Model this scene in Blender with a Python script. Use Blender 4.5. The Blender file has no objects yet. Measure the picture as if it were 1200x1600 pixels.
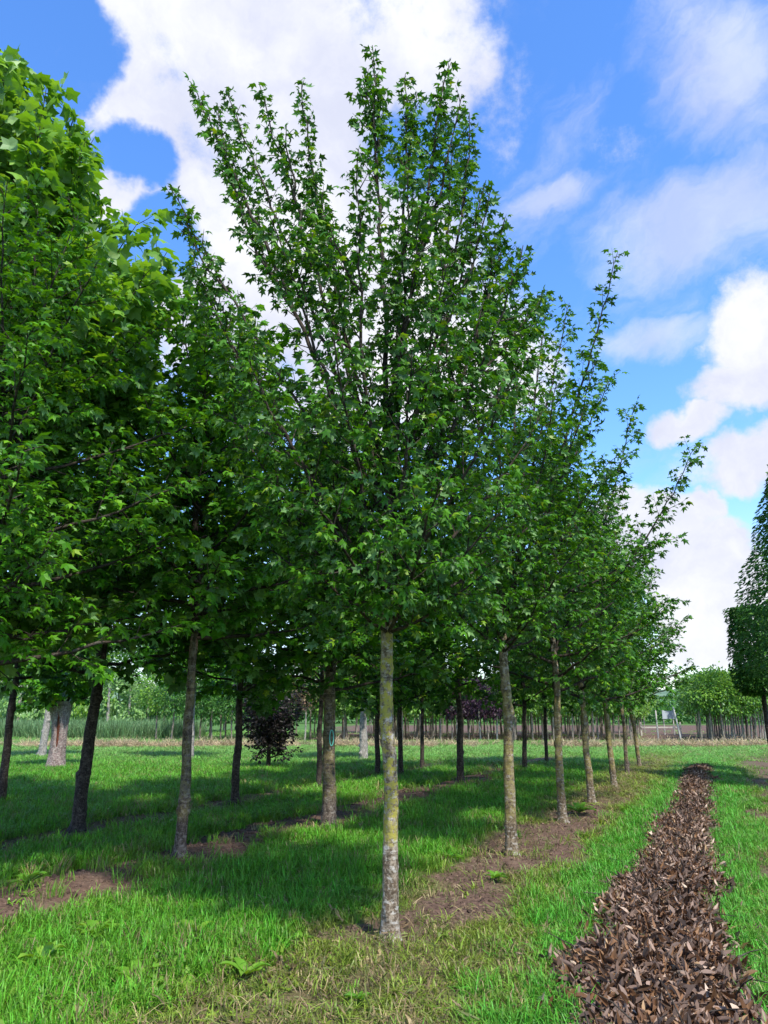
import bpy, math, random
import numpy as np
from mathutils import Vector, Matrix

random.seed(7)
RNG = np.random.default_rng(7)
SC = bpy.context.scene
COL = SC.collection
R = math.radians

# ------------------------------------------------------------ camera
F, PX, PY, EYE = 1186.0, 600.0, 800.0, 1.6
PITCH = math.atan(315 / F)
cam = bpy.data.cameras.new('camera')
cam_ob = bpy.data.objects.new('camera', cam)
COL.objects.link(cam_ob)
cam.sensor_fit = 'VERTICAL'
cam.sensor_height = 36.0
cam.lens = 36.0 * F / 1600
cam.clip_start, cam.clip_end = 0.1, 4000
cam_ob.location = (0, 0, EYE)
cam_ob.rotation_euler = (math.pi / 2 + PITCH, 0, 0)
SC.camera = cam_ob

CP, SP = math.cos(PITCH), math.sin(PITCH)
def ray(px, py):
    u, v = (px - PX) / F, (PY - py) / F
    return np.array([u, CP - SP * v, SP + CP * v])
def ground(px, py):
    d = ray(px, py)
    t = -EYE / d[2]
    return (d[0] * t, d[1] * t)
def at(px, py, Y):
    d = ray(px, py)
    t = Y / d[1]
    return np.array([d[0] * t, Y, EYE + d[2] * t])
def proj(P):
    x, y, z = P[..., 0], P[..., 1], P[..., 2] - EYE
    dep = y * CP + z * SP
    return PX + F * x / dep, PY - F * (z * CP - y * SP) / dep, dep

# ------------------------------------------------------------ light
SUN_EL, SUN_AZ = R(56), R(152)          # azimuth clockwise from +Y: behind the camera, to the right
S = Vector((math.sin(SUN_AZ) * math.cos(SUN_EL), math.cos(SUN_AZ) * math.cos(SUN_EL), math.sin(SUN_EL)))
sun = bpy.data.lights.new('sun', 'SUN')
sun.energy, sun.angle, sun.color = 4.8, R(2.5), (1.0, 0.95, 0.86)
sun_ob = bpy.data.objects.new('sun', sun)
COL.objects.link(sun_ob)
sun_ob.rotation_euler = S.to_track_quat('Z', 'Y').to_euler()
SC.view_settings.view_transform = 'Standard'
SC.view_settings.look = 'None'
SC.view_settings.exposure = 0.5
SC.view_settings.gamma = 1.0

world = bpy.data.worlds.new('World')
SC.world = world
world.use_nodes = True
class NT:
    """tiny node helper"""
    def __init__(s, tree):
        s.t = tree
        tree.nodes.clear()
    def n(s, typ, props=None, **ins):
        nd = s.t.nodes.new(typ)
        for k, v in (props or {}).items():
            setattr(nd, k, v)
        for k, v in ins.items():
            sock = nd.inputs[int(k[1:])] if k[0] == 'i' and k[1:].isdigit() else nd.inputs[k.replace('_', ' ')]
            if isinstance(v, bpy.types.NodeSocket):
                s.t.links.new(v, sock)
            else:
                sock.default_value = v
        return nd
    def m(s, op, a, b=0.0, clamp=False):
        nd = s.n('ShaderNodeMath', {'operation': op, 'use_clamp': clamp}, i0=a, i1=b)
        return nd.outputs[0]
    def vm(s, op, a, b=(0, 0, 0)):
        nd = s.n('ShaderNodeVectorMath', {'operation': op}, i0=a, i1=b)
        return nd.outputs['Value'] if op in ('LENGTH', 'DOT_PRODUCT', 'DISTANCE') else nd.outputs[0]
    def ss(s, x, lo, hi):
        nd = s.n('ShaderNodeMapRange', {'interpolation_type': 'SMOOTHSTEP'}, Value=x, From_Min=lo, From_Max=hi)
        return nd.outputs[0]
    def mix(s, f, a, b):
        nd = s.n('ShaderNodeMix', {'data_type': 'RGBA'}, i0=f, i6=a, i7=b)
        return nd.outputs[2]
    def noise(s, vec, scale, detail=4, rough=0.55, out=0):
        nd = s.n('ShaderNodeTexNoise', None, Vector=vec, Scale=scale, Detail=detail, Roughness=rough)
        return nd.outputs[out]
    def ramp(s, x, stops):
        nd = s.n('ShaderNodeValToRGB', None, Fac=x)
        cr = nd.color_ramp
        while len(cr.elements) < len(stops):
            cr.elements.new(0.5)
        for e, (p, c) in zip(cr.elements, stops):
            e.position = p
            e.color = (*c, 1)
        return nd.outputs[0]

w = NT(world.node_tree)
sky = w.n('ShaderNodeTexSky', {'sky_type': 'NISHITA', 'sun_disc': False, 'sun_elevation': SUN_EL,
                               'sun_rotation': SUN_AZ, 'air_density': 1.0, 'dust_density': 0.3, 'ozone_density': 3.0})
gen = w.n('ShaderNodeTexCoord').outputs['Generated']
dirn = w.vm('NORMALIZE', gen)
sep = w.n('ShaderNodeSeparateXYZ', None, Vector=dirn)
Z = sep.outputs[2]
# cloud layer: direction plus turbulence, measured against the direction of each cloud bank
warp = w.n('ShaderNodeTexNoise', None, Vector=dirn, Scale=4.5, Detail=6, Roughness=0.6)
wv = w.vm('SUBTRACT', warp.outputs['Color'], (0.5, 0.5, 0.5))
wv = w.n('ShaderNodeVectorMath', {'operation': 'SCALE'}, i0=wv, Scale=0.15).outputs[0]
dw = w.vm('ADD', dirn, wv)
def bank(px, py, rx, ry, k=1.0):
    """elliptical cloud bank round a direction; rx, ry are its half sizes in pixels of the photo"""
    d = ray(px, py); L = np.linalg.norm(d); d = d / L
    right = np.cross(d, (0, 0, 1)); right /= np.linalg.norm(right)
    up = np.cross(right, d)
    mx, my = F * L / rx, F * L / ry
    dv = w.vm('SUBTRACT', dw, tuple(d))
    a = w.m('MULTIPLY', w.vm('DOT_PRODUCT', dv, tuple(right)), mx)
    b = w.m('MULTIPLY', w.vm('DOT_PRODUCT', dv, tuple(up)), my)
    c = w.m('MULTIPLY', w.vm('DOT_PRODUCT', dv, tuple(d)), min(mx, my))
    r2 = w.m('ADD', w.m('ADD', w.m('MULTIPLY', a, a), w.m('MULTIPLY', b, b)), w.m('MULTIPLY', c, c))
    return w.m('MULTIPLY', w.m('SUBTRACT', 1.0, w.m('MULTIPLY', r2, 0.5)), k)
def union(bs, op='MAXIMUM'):
    o = bs[0]
    for b in bs[1:]:
        o = w.m(op, o, b)
    return o
banks = [bank(430, 110, 330, 170), bank(230, 150, 120, 120), bank(640, 80, 130, 150), bank(470, 420, 250, 320), bank(690, 570, 150, 110),
         bank(350, 330, 130, 110), bank(190, 320, 70, 50), bank(740, 95, 45, 60, .8),
         bank(1190, 520, 85, 90), bank(1140, 610, 75, 40, .9), bank(1055, 670, 50, 28), bank(1160, 720, 110, 38, .9),
         bank(1000, 850, 90, 80, 1.3), bank(1080, 790, 40, 30, 1.3), bank(1100, 890, 90, 75, 1.4), bank(1150, 960, 110, 75, 1.3)]
holes = [bank(212, 262, 62, 46, .75), bank(250, 385, 75, 52, .8), bank(655, 225, 60, 60, .55), bank(60, 60, 90, 80, .9)]
n2 = w.noise(dirn, 7.5, 10, 0.66)
dens = w.m('ADD', w.m('MAXIMUM', union(banks), 0.0), w.m('MULTIPLY', w.m('SUBTRACT', n2, 0.5), 1.9))
dens = w.m('SUBTRACT', dens, w.m('MULTIPLY', w.m('MAXIMUM', union(holes), 0.0), 1.3))
cum = w.ss(dens, 0.22, 0.78)
# thin wisps
st = w.n('ShaderNodeVectorRotate', {'rotation_type': 'Y_AXIS'}, Vector=dw, Angle=R(35)).outputs[0]
st = w.vm('MULTIPLY', st, (1.0, 1.0, 2.6))
wn = w.noise(st, 3.2, 7, 0.62)
wisps = union([bank(1150, 90, 120, 120), bank(1090, 360, 170, 60, .9), bank(1040, 530, 110, 30, .9), bank(850, 325, 50, 24, .7), bank(1150, 1020, 180, 90)])
wsp = w.m('MULTIPLY', w.ss(w.m('ADD', w.m('MULTIPLY', w.m('MAXIMUM', wisps, 0.0), 0.30), wn), 0.53, 0.86), 0.6)
fld = w.m('MULTIPLY', w.ss(w.noise(dirn, 2.3, 7, 0.6), 0.50, 0.66), w.ss(sep.outputs[1], 0.25, -0.15))   # the same broken cloud all round behind
fac = w.m('MAXIMUM', w.m('MAXIMUM', cum, wsp), fld)
horiz = w.m('MULTIPLY', w.ss(Z, 0.30, 0.0), 0.60)
fac = w.m('MAXIMUM', fac, horiz)
tex = w.noise(dw, 5.0, 6, 0.6)
ccol = w.mix(w.ss(tex, 0.35, 0.66), (5.4, 5.65, 6.9, 1), (7.4, 7.5, 7.9, 1))
skyc = w.n('ShaderNodeHueSaturation', None, Hue=.508, Saturation=1.24, Value=2.65, Color=sky.outputs[0]).outputs[0]
bg = w.n('ShaderNodeBackground', None, Color=w.mix(fac, skyc, ccol), Strength=0.1)
w.n('ShaderNodeOutputWorld', None, Surface=bg.outputs[0])

# ------------------------------------------------------------ helpers
def tag(o, label=None, cat=None, group=None, kind=None):
    if label: o['label'] = label
    if cat: o['category'] = cat
    if group: o['group'] = group
    if kind: o['kind'] = kind
    return o
def empty(name, loc, label, cat, group=None, rz=0.0):
    o = bpy.data.objects.new(name, None)
    o.empty_display_size = 0.2
    COL.objects.link(o)
    o.location = loc
    o.rotation_euler.z = rz
    return tag(o, label, cat, group)
def mesh(name, V, faces, mat, attrs=None, smooth=False):
    """faces: (n,3) or (n,4) array, or a list of such arrays"""
    if not isinstance(faces, list): faces = [faces]
    faces = [np.asarray(f, dtype=np.int32) for f in faces if len(f)]
    me = bpy.data.meshes.new(name)
    V = np.asarray(V, dtype=np.float32)
    me.vertices.add(len(V)); me.vertices.foreach_set('co', V.ravel())
    loops = np.concatenate([f.ravel() for f in faces])
    cnt = np.concatenate([np.full(len(f), f.shape[1], dtype=np.int32) for f in faces])
    me.loops.add(len(loops)); me.loops.foreach_set('vertex_index', loops)
    me.polygons.add(len(cnt))
    me.polygons.foreach_set('loop_start', np.concatenate([[0], np.cumsum(cnt)[:-1]]).astype(np.int32))
    me.polygons.foreach_set('loop_total', cnt)
    me.polygons.foreach_set('use_smooth', np.full(len(cnt), smooth))
    for k, (dom, arr) in (attrs or {}).items():
        a = me.attributes.new(k, 'FLOAT', dom)
        a.data.foreach_set('value', np.asarray(arr, dtype=np.float32))
    me.update(calc_edges=True)
    if mat: me.materials.append(mat)
    return me
def link(name, me, parent=None, loc=None):
    o = bpy.data.objects.new(name, me)
    COL.objects.link(o)
    if parent: o.parent = parent
    if loc is not None: o.location = loc
    return o
def copy_tree(o, parent=None):
    c = o.copy(); COL.objects.link(c)
    if parent: c.parent = parent
    for ch in [x for x in KIDS.get(o.name, [])]:
        copy_tree(ch, c)
    return c
KIDS = {}

def vnoise(x, y, seed=0):
    """smooth value noise, 0..1"""
    xi, yi = np.floor(x).astype(np.int64), np.floor(y).astype(np.int64)
    fx, fy = x - xi, y - yi
    fx, fy = fx * fx * (3 - 2 * fx), fy * fy * (3 - 2 * fy)
    def h(a, b):
        n = (a * 374761393 + b * 668265263 + seed * 1442695041) & 0xffffffff
        n = ((n ^ (n >> 13)) * 1274126177) & 0xffffffff
        return ((n ^ (n >> 16)) & 0xffff) / 65535.0
    return (h(xi, yi) * (1 - fx) + h(xi + 1, yi) * fx) * (1 - fy) + (h(xi, yi + 1) * (1 - fx) + h(xi + 1, yi + 1) * fx) * fy
def fnoise(x, y, sc, seed=0, o=3):
    t = 0; a = 1; s = 0
    for k in range(o):
        t = t + a * vnoise(x * sc * 2 ** k, y * sc * 2 ** k, seed + k); s += a; a *= .5
    return t / s

# ------------------------------------------------------------ materials
def new_mat(name):
    m = bpy.data.materials.new(name)
    m.use_nodes = True
    return m, NT(m.node_tree)
def attr(t, name, kind='GEOMETRY', out='Fac'):
    return t.n('ShaderNodeAttribute', {'attribute_name': name, 'attribute_type': kind}).outputs[out]
def leaf_mat(name, stops, trans=0.32, rough=0.45, spec=0.25, tcol=1.35):
    m, t = new_mat(name)
    v = attr(t, 'tone')
    c = t.ramp(v, stops)
    geo = t.n('ShaderNodeNewGeometry')
    pos = t.n('ShaderNodeTexCoord').outputs['Object']
    n = t.noise(pos, 1.3, 3)
    c = t.n('ShaderNodeHueSaturation', None, Hue=0.5, Saturation=1.0, Value=t.m('ADD', 0.72, t.m('MULTIPLY', n, 0.56)), Color=c).outputs[0]
    under = t.n('ShaderNodeHueSaturation', None, Saturation=0.7, Value=1.35, Color=c).outputs[0]   # paler underside of a leaf
    cb = t.mix(geo.outputs['Backfacing'], c, under)
    bs = t.n('ShaderNodeBsdfPrincipled', None, Base_Color=cb, Roughness=rough, Specular_IOR_Level=spec)
    tc = t.n('ShaderNodeHueSaturation', None, Hue=0.485, Saturation=1.1, Value=tcol, Color=c).outputs[0]
    tr = t.n('ShaderNodeBsdfTranslucent', None, Color=tc)
    mx = t.n('ShaderNodeMixShader', None, i0=trans, i1=bs.outputs[0], i2=tr.outputs[0])
    t.n('ShaderNodeOutputMaterial', None, Surface=mx.outputs[0])
    return m
G = lambda r, g, b: (r, g, b)
M_MAPLE = leaf_mat('field_maple_leaf', [(0, G(.016, .066, .003)), (.45, G(.040, .150, .004)), (.85, G(.085, .250, .006)), (1, G(.22, .33, .02))], trans=.28, rough=.5)
M_NORWAY = leaf_mat('broad_maple_leaf', [(0, G(.024, .092, .003)), (.5, G(.056, .200, .004)), (.9, G(.110, .310, .008)), (1, G(.20, .33, .02))], trans=.28, rough=.5)
M_TULIP = leaf_mat('big_lobed_leaf', [(0, G(.070, .180, .020)), (.5, G(.130, .290, .030)), (1, G(.220, .390, .045))], trans=.36, rough=.5)
M_HEDGE = leaf_mat('clipped_tree_leaf', [(0, G(.022, .085, .016)), (.6, G(.055, .165, .022)), (1, G(.110, .250, .03))])
M_NURS = leaf_mat('nursery_leaf', [(0, G(.085, .200, .025)), (.6, G(.155, .310, .040)), (1, G(.240, .400, .050))])
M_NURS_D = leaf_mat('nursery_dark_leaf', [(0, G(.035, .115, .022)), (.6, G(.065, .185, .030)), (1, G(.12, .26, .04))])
M_PALE = leaf_mat('willow_leaf', [(0, G(.12, .25, .07)), (.6, G(.20, .36, .10)), (1, G(.28, .44, .14))])
M_PURPLE = leaf_mat('purple_leaf', [(0, G(.020, .010, .018)), (.6, G(.040, .018, .032)), (1, G(.080, .036, .055))], trans=.15)
M_BEECH = leaf_mat('copper_beech_leaf', [(0, G(.010, .009, .009)), (.6, G(.020, .017, .016)), (1, G(.045, .030, .028))], trans=.12)
M_COPPER = leaf_mat('copper_green_leaf', [(0, G(.10, .10, .045)), (.5, G(.20, .14, .07)), (1, G(.30, .17, .11))])
M_DEAD = leaf_mat('dead_leaf', [(0, G(.040, .021, .011)), (.4, G(.125, .060, .026)), (.75, G(.245, .130, .060)), (1, G(.44, .29, .15))], trans=.08, rough=.6, spec=.3, tcol=1.0)
M_WEED = leaf_mat('weed_leaf', [(0, G(.05, .17, .015)), (.6, G(.11, .27, .02)), (1, G(.20, .36, .04))], trans=.3, rough=.55)

def bark_mat(name, c0, c1, lichen=0.0, lo=0.0, hi=0.0, pale=0.3, bump=.6, yellow=G(.40, .33, .045)):
    m, t = new_mat(name)
    pos = t.n('ShaderNodeTexCoord').outputs['Object']
    st = t.vm('MULTIPLY', pos, (1, 1, .35))
    n1 = t.noise(st, 26, 6, .65)
    n2 = t.noise(t.vm('MULTIPLY', pos, (1, 1, 1.7)), 15, 5, .65)
    n3 = t.noise(pos, 55, 4, .6)
    c = t.mix(t.ss(t.m('ADD', n1, t.m('MULTIPLY', t.m('SUBTRACT', n3, .5), .8)), .38, .62), (*c0, 1), (*c1, 1))
    c = t.mix(t.m('MULTIPLY', t.ss(n2, .53, .60), pale), c, (.46, .43, .37, 1))
    rings = t.noise(t.vm('MULTIPLY', pos, (.35, .35, 9)), 1.6, 3, .6)      # short cross cracks and old branch rings
    c = t.mix(t.m('MULTIPLY', t.ss(rings, .57, .66), .7), c, (c0[0] * .4, c0[1] * .4, c0[2] * .4, 1))
    if lichen:
        z = t.n('ShaderNodeSeparateXYZ', None, Vector=pos).outputs[2]
        zz = t.m('ADD', z, t.m('MULTIPLY', t.m('SUBTRACT', t.noise(pos, 5, 4), .5), 1.1))
        band = t.m('MULTIPLY', t.ss(zz, lo, lo + .25), t.ss(zz, hi + .35, hi - .1))
        patch = t.ss(t.m('ADD', t.m('ADD', t.noise(pos, 24, 8, .75), t.m('MULTIPLY', t.noise(pos, 5.0, 3), .55)), t.m('MULTIPLY', rings, -.35)), .545, .66)
        f = t.m('MULTIPLY', t.m('MULTIPLY', band, patch), lichen)
        c = t.mix(f, c, t.mix(n3, (*yellow, 1), (.24, .23, .06, 1)))
    h = t.m('ADD', t.m('ADD', t.m('MULTIPLY', n1, .7), t.m('MULTIPLY', n3, .5)), t.m('MULTIPLY', rings, .8))
    b = t.n('ShaderNodeBump', None, Strength=bump, Distance=.02, Height=h).outputs[0]
    bs = t.n('ShaderNodeBsdfPrincipled', None, Base_Color=c, Roughness=.9, Specular_IOR_Level=.2, Normal=b)
    t.n('ShaderNodeOutputMaterial', None, Surface=bs.outputs[0])
    return m
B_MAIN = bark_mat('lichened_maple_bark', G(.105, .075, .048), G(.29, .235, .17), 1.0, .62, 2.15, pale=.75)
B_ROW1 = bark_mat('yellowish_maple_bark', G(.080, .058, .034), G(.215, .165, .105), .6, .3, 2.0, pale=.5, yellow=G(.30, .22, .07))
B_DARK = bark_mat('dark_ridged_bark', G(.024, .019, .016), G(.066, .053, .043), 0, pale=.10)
B_BROWN = bark_mat('grey_brown_bark', G(.055, .041, .031), G(.145, .112, .088), .22, .3, 2.0, pale=.25)
B_GREY = bark_mat('pale_grey_bark', G(.17, .155, .14), G(.34, .32, .29), 0, pale=.4)
B_TWIG = bark_mat('twig_bark', G(.022, .017, .013), G(.060, .046, .035), 0, pale=.1, bump=.2)
B_POLL = bark_mat('pollard_bark', G(.13, .095, .085), G(.29, .22, .20), 0, pale=.5)
B_SPLIT = bark_mat('red_brown_heartwood', G(.07, .022, .012), G(.15, .05, .028), 0, pale=0)

# ------------------------------------------------------------ terrain
AZ = math.atan((1123 - PX) / F / (CP + SP * 315 / F))      # planting rows all run this way
RD = np.array([math.sin(AZ), math.cos(AZ)])
RP = np.array([math.cos(AZ), -math.sin(AZ)])
def qcoord(x, y): return x * RP[0] + y * RP[1]
def scoord(x, y): return x * RD[0] + y * RD[1]
ROW1 = qcoord(*ground(610, 1475)); ROW2 = qcoord(*ground(300, 1340)); ROW3 = qcoord(*ground(130, 1300))
LA = math.atan((1103 - PX) / F / (CP + SP * 315 / F)); LD = np.array([math.sin(LA), math.cos(LA)]); LP = np.array([math.cos(LA), -math.sin(LA)])
LEAF = float(np.dot(ground(1050, 1500), LP))
def lq(x, y): return x * LP[0] + y * LP[1]
def lsc(x, y): return x * LD[0] + y * LD[1]
ROWR = qcoord(*ground(1195, 1212))
def strips(x, y):
    """soil amount 0..1, dryness 0..1, at ground points"""
    q = qcoord(x, y)
    n = fnoise(x, y, 1.3, 3, 4); n2 = fnoise(x, y, .55, 11, 3); n3 = fnoise(x, y, 4, 31, 3)
    near = 1 - np.clip((y - 28) / 6, 0, 1)
    soil = 0; dry = 0
    for q0, wd, gain, ds in ((ROW1 + .12, .66, 1.0, 1.0), (ROW2 - .05, .60, 1.0, .4), (ROW3, .48, .8, .3), (ROWR + .2, .8, .9, .5)):
        d = np.abs(q - q0 + (n2 - .5) * .5) / wd
        e = np.clip(1.25 - d, 0, 1)
        soil = np.maximum(soil, gain * np.clip((e * 1.0 + (n - .5) * 2.0 + (n3 - .5) * .8 - .16) * 2.2, 0, 1) * (e > 0) * near)
        e2 = np.clip(1.6 - d, 0, 1)
        dry = np.maximum(dry, ds * np.clip((e2 + (n3 - .5) * 1.2) * 1.2 - .1, 0, 1) * near)
    dry = np.maximum(dry, np.clip(1.5 - np.abs(q - ROW1 - .1) / .75, 0, 1) * np.clip((y - 12) / 3, 0, 1) * near)
    soil = soil * (1 - .7 * np.clip((y - 14) / 3, 0, 1) * (np.abs(q - ROW1) < 1.2))
    # the front of row one is weedy rather than bare
    front = np.clip((6.6 - y) / 1.0, 0, 1) * (np.abs(q - ROW1) < 1.6)
    soil = soil * (1 - .55 * front)
    # bare ground under the far nursery block, and two wheel tracks across the grass
    X0 = 18 - (46 - y) * .0
    far = np.clip((y - 45.6 + (n - .5) * 1.5) * 1.2, 0, 1) * np.clip((x + 6 + (n2 - .5) * 6) * .6, 0, 1)
    soil = np.maximum(soil, far * np.clip(1 - (y - 110) / 10, 0, 1))
    for yc, wd in ((31.5, .5), (33.2, .4)):
        soil = np.maximum(soil, .55 * np.clip(1 - np.abs(y - yc + (n2 - .5) * .8) / wd, 0, 1) * (n > .42))
    return soil, dry
def height(x, y):
    q = qcoord(x, y)
    h = (fnoise(x, y, .5, 41, 3) - .5) * .08 + (fnoise(x, y, 3.0, 51, 3) - .5) * .035
    near = 1 - np.clip((y - 28) / 6, 0, 1)
    h = h + .07 * np.exp(-((q - ROW2) / .6) ** 2) * near + .03 * np.exp(-((q - ROW1) / .6) ** 2) * near
    h = h * np.clip(1 - (y - 60) / 60, 0, 1)
    s, _ = strips(x, y)
    return h + (fnoise(x, y, 9.0, 61, 2) - .5) * .05 * s * (y < 30)
def grow_axis(a, b, step, end, k=1.18):
    l = list(np.arange(a, b, step)); d = step; x = l[-1]
    while x < end:
        d *= k; x += d; l.append(x)
    return np.array(l)
xs = np.concatenate([-grow_axis(0, 13, .11, 1500)[::-1], grow_axis(0, 13, .11, 1500)[1:]])
ys = np.concatenate([[-1500, -600, -200, -80, -30, -12, -5, 0, 2, 3], grow_axis(3.6, 32, .11, 1500)])
# coarser steps farther out
GX, GY = np.meshgrid(xs, ys)
GZ = height(GX.ravel(), GY.ravel())
sl, dr = strips(GX.ravel(), GY.ravel())
nx, ny = len(xs), len(ys)
idx = np.arange(nx * ny).reshape(ny, nx)
Fq = np.stack([idx[:-1, :-1].ravel(), idx[:-1, 1:].ravel(), idx[1:, 1:].ravel(), idx[1:, :-1].ravel()], 1)
m, t = new_mat('field_ground')
pos = t.n('ShaderNodeTexCoord').outputs['Object']
n1 = t.noise(pos, 3.0, 8, .65); n2 = t.noise(pos, 22, 6, .7); n4 = t.noise(pos, .35, 3)
soilc = t.mix(t.ss(n2, .3, .7), (.060, .037, .027, 1), (.165, .105, .075, 1))
soilc = t.mix(t.m('MULTIPLY', t.ss(n1, .5, .7), .5), soilc, (.21, .15, .10, 1))
grassc = t.mix(n1, (.045, .105, .020, 1), (.075, .165, .030, 1))
grassc = t.mix(t.m('MULTIPLY', t.ss(n4, .45, .65), .5), grassc, (.11, .19, .05, 1))
dryc = t.mix(n2, (.11, .10, .035, 1), (.22, .18, .07, 1))
c = t.mix(t.m('MULTIPLY', attr(t, 'dry'), .8), grassc, dryc)
c = t.mix(attr(t, 'soil'), c, soilc)
bmp = t.n('ShaderNodeBump', None, Strength=.8, Distance=.03, Height=t.m('ADD', n2, n1)).outputs[0]
bs = t.n('ShaderNodeBsdfPrincipled', None, Base_Color=c, Roughness=.95, Specular_IOR_Level=.15, Normal=bmp)
t.n('ShaderNodeOutputMaterial', None, Surface=bs.outputs[0])
tag(link('ground', mesh('ground', np.stack([GX.ravel(), GY.ravel(), GZ], 1), Fq, m, {'soil': ('POINT', sl), 'dry': ('POINT', dr)}, True)), kind='structure')
def gz(x, y): return float(height(np.array([x]), np.array([y]))[0])

# distant hill
m, t = new_mat('wooded_hill')
pos = t.n('ShaderNodeTexCoord').outputs['Object']
c = t.mix(t.ss(t.noise(pos, .03, 8, .7), .4, .6), (.05, .11, .055, 1), (.12, .19, .10, 1))  # distance haze painted into the woodland greens: dulled and slightly blued
bs = t.n('ShaderNodeBsdfPrincipled', None, Base_Color=c, Roughness=1.0)
t.n('ShaderNodeOutputMaterial', None, Surface=bs.outputs[0])
hx = np.linspace(-1400, 1400, 120); hy = np.linspace(600, 1300, 14)
HX, HY = np.meshgrid(hx, hy)
HZ = (24 + 26 * fnoise(HX, HY * 0, .0035, 5, 4)) * np.sin(np.pi * np.clip((HY - 600) / 1400, 0, 1)) ** .8 - 1 + 3 * fnoise(HX, HY, .05, 8)
ii = np.arange(HX.size).reshape(HX.shape)
Fh = np.stack([ii[:-1, :-1].ravel(), ii[:-1, 1:].ravel(), ii[1:, 1:].ravel(), ii[1:, :-1].ravel()], 1)
tag(link('hills', mesh('hills', np.stack([HX.ravel(), HY.ravel(), HZ.ravel()], 1), Fh, m, smooth=True)), kind='structure')

# ------------------------------------------------------------ leaves
def tmpl(pts, mid, zt):
    """lobed leaf as a fan; pts = right half outline from base to tip"""
    right = [np.array([x, y, z]) for (x, y, z) in pts]
    left = [p * np.array([-1, 1, 1]) for p in right[1:-1]][::-1]
    V = np.array([np.array(mid)] + right + left)
    n = len(V) - 1
    Fc = np.array([[0, 1 + i, 1 + (i + 1) % n] for i in range(n)])
    return V, Fc
L_MAPLE = tmpl([(0, 0, 0), (.34, .04, -.13), (.20, .24, -.02), (.42, .60, -.22), (.15, .56, -.03), (0, 1.0, -.26)], (0, .34, .07), 0)
L_NORWAY = tmpl([(0, 0, 0), (.44, .02, -.12), (.34, .27, -.05), (.56, .55, -.20), (.26, .62, -.03), (0, 1.0, -.24)], (0, .34, .06), 0)
L_TULIP = tmpl([(0, 0, 0), (.34, .0, -.04), (.52, .32, -.10), (.34, .48, -.03), (.44, .90, -.12), (0, .78, -.04)], (0, .42, .05), 0)
L_OVAL = tmpl([(0, 0, 0), (.22, .22, .03), (.24, .6, .0), (0, 1.0, -.12)], (0, .42, -.05), 0)
L_CURL = tmpl([(0, 0, .0), (.10, .15, .10), (.13, .42, .19), (.10, .72, .17), (0, 1.0, -.02)], (.0, .45, -.02), 0)
L_CURL2 = tmpl([(0, 0, .0), (.15, .2, .05), (.16, .55, .16), (.07, .85, .30), (0, 1.0, .42)], (.0, .45, -.03), 0)
L_DOCK = tmpl([(0, 0, .0), (.10, .10, .02), (.16, .35, .03), (.15, .65, -.03), (0, 1.0, -.25)], (0, .45, .02), 0)
V_ = np.array([[0, 0, 0], [.30, .5, -.05], [0, 1, -.1], [-.30, .5, -.05]])
L_TINY = (V_, np.array([[0, 1, 2], [0, 2, 3]]))

def basis(ax, nr):
    """columns: side, axis, normal"""
    ax = ax / np.linalg.norm(ax, axis=1, keepdims=True)
    nr = nr - (nr * ax).sum(1, keepdims=True) * ax
    nr = nr / (np.linalg.norm(nr, axis=1, keepdims=True) + 1e-9)
    return np.stack([np.cross(ax, nr), ax, nr], 2)
def leaves_mesh(name, tm, P, B, s, tone, mat):
    V0, F0 = tm
    V = P[:, None, :] + np.einsum('nij,kj->nki', B, V0) * s[:, None, None]
    Fc = F0[None] + (np.arange(len(P)) * len(V0))[:, None, None]
    return mesh(name, V.reshape(-1, 3), Fc.reshape(-1, 3), mat, {'tone': ('FACE', np.repeat(tone, len(F0)))})

def tube(P, Rr, sides=6, jitter=0.0, cap=True):
    """P (n,3), Rr (n,) -> verts, quads"""
    P = np.asarray(P, float); n = len(P)
    T = np.gradient(P, axis=0); T /= np.linalg.norm(T, axis=1, keepdims=True) + 1e-9
    ref = np.array([.9, .1, .3]); U = np.cross(T, ref); U /= np.linalg.norm(U, axis=1, keepdims=True) + 1e-9
    W = np.cross(T, U)
    a = np.linspace(0, 2 * np.pi, sides, endpoint=False)
    rr = np.asarray(Rr)[:, None] * (1 + jitter * RNG.standard_normal((n, sides)))
    V = P[:, None] + rr[..., None] * (np.cos(a)[None, :, None] * U[:, None] + np.sin(a)[None, :, None] * W[:, None])
    i = np.arange(n * sides).reshape(n, sides)
    Q = np.stack([i[:-1], np.roll(i, -1, 1)[:-1], np.roll(i, -1, 1)[1:], i[1:]], 2).reshape(-1, 4)
    return V.reshape(-1, 3), Q
class Tubes:
    def __init__(s): s.V = []; s.F = []; s.n = 0
    def add(s, P, Rr, sides=4, jitter=0):
        V, Q = tube(P, Rr, sides, jitter); s.V.append(V); s.F.append(Q + s.n); s.n += len(V)
    def mesh(s, name, mat): return mesh(name, np.concatenate(s.V), np.concatenate(s.F), mat, smooth=True)
def bez(p0, p1, p2, n):
    u = np.linspace(0, 1, n)[:, None]
    return (1 - u) ** 2 * p0 + 2 * u * (1 - u) * p1 + u * u * p2

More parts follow.
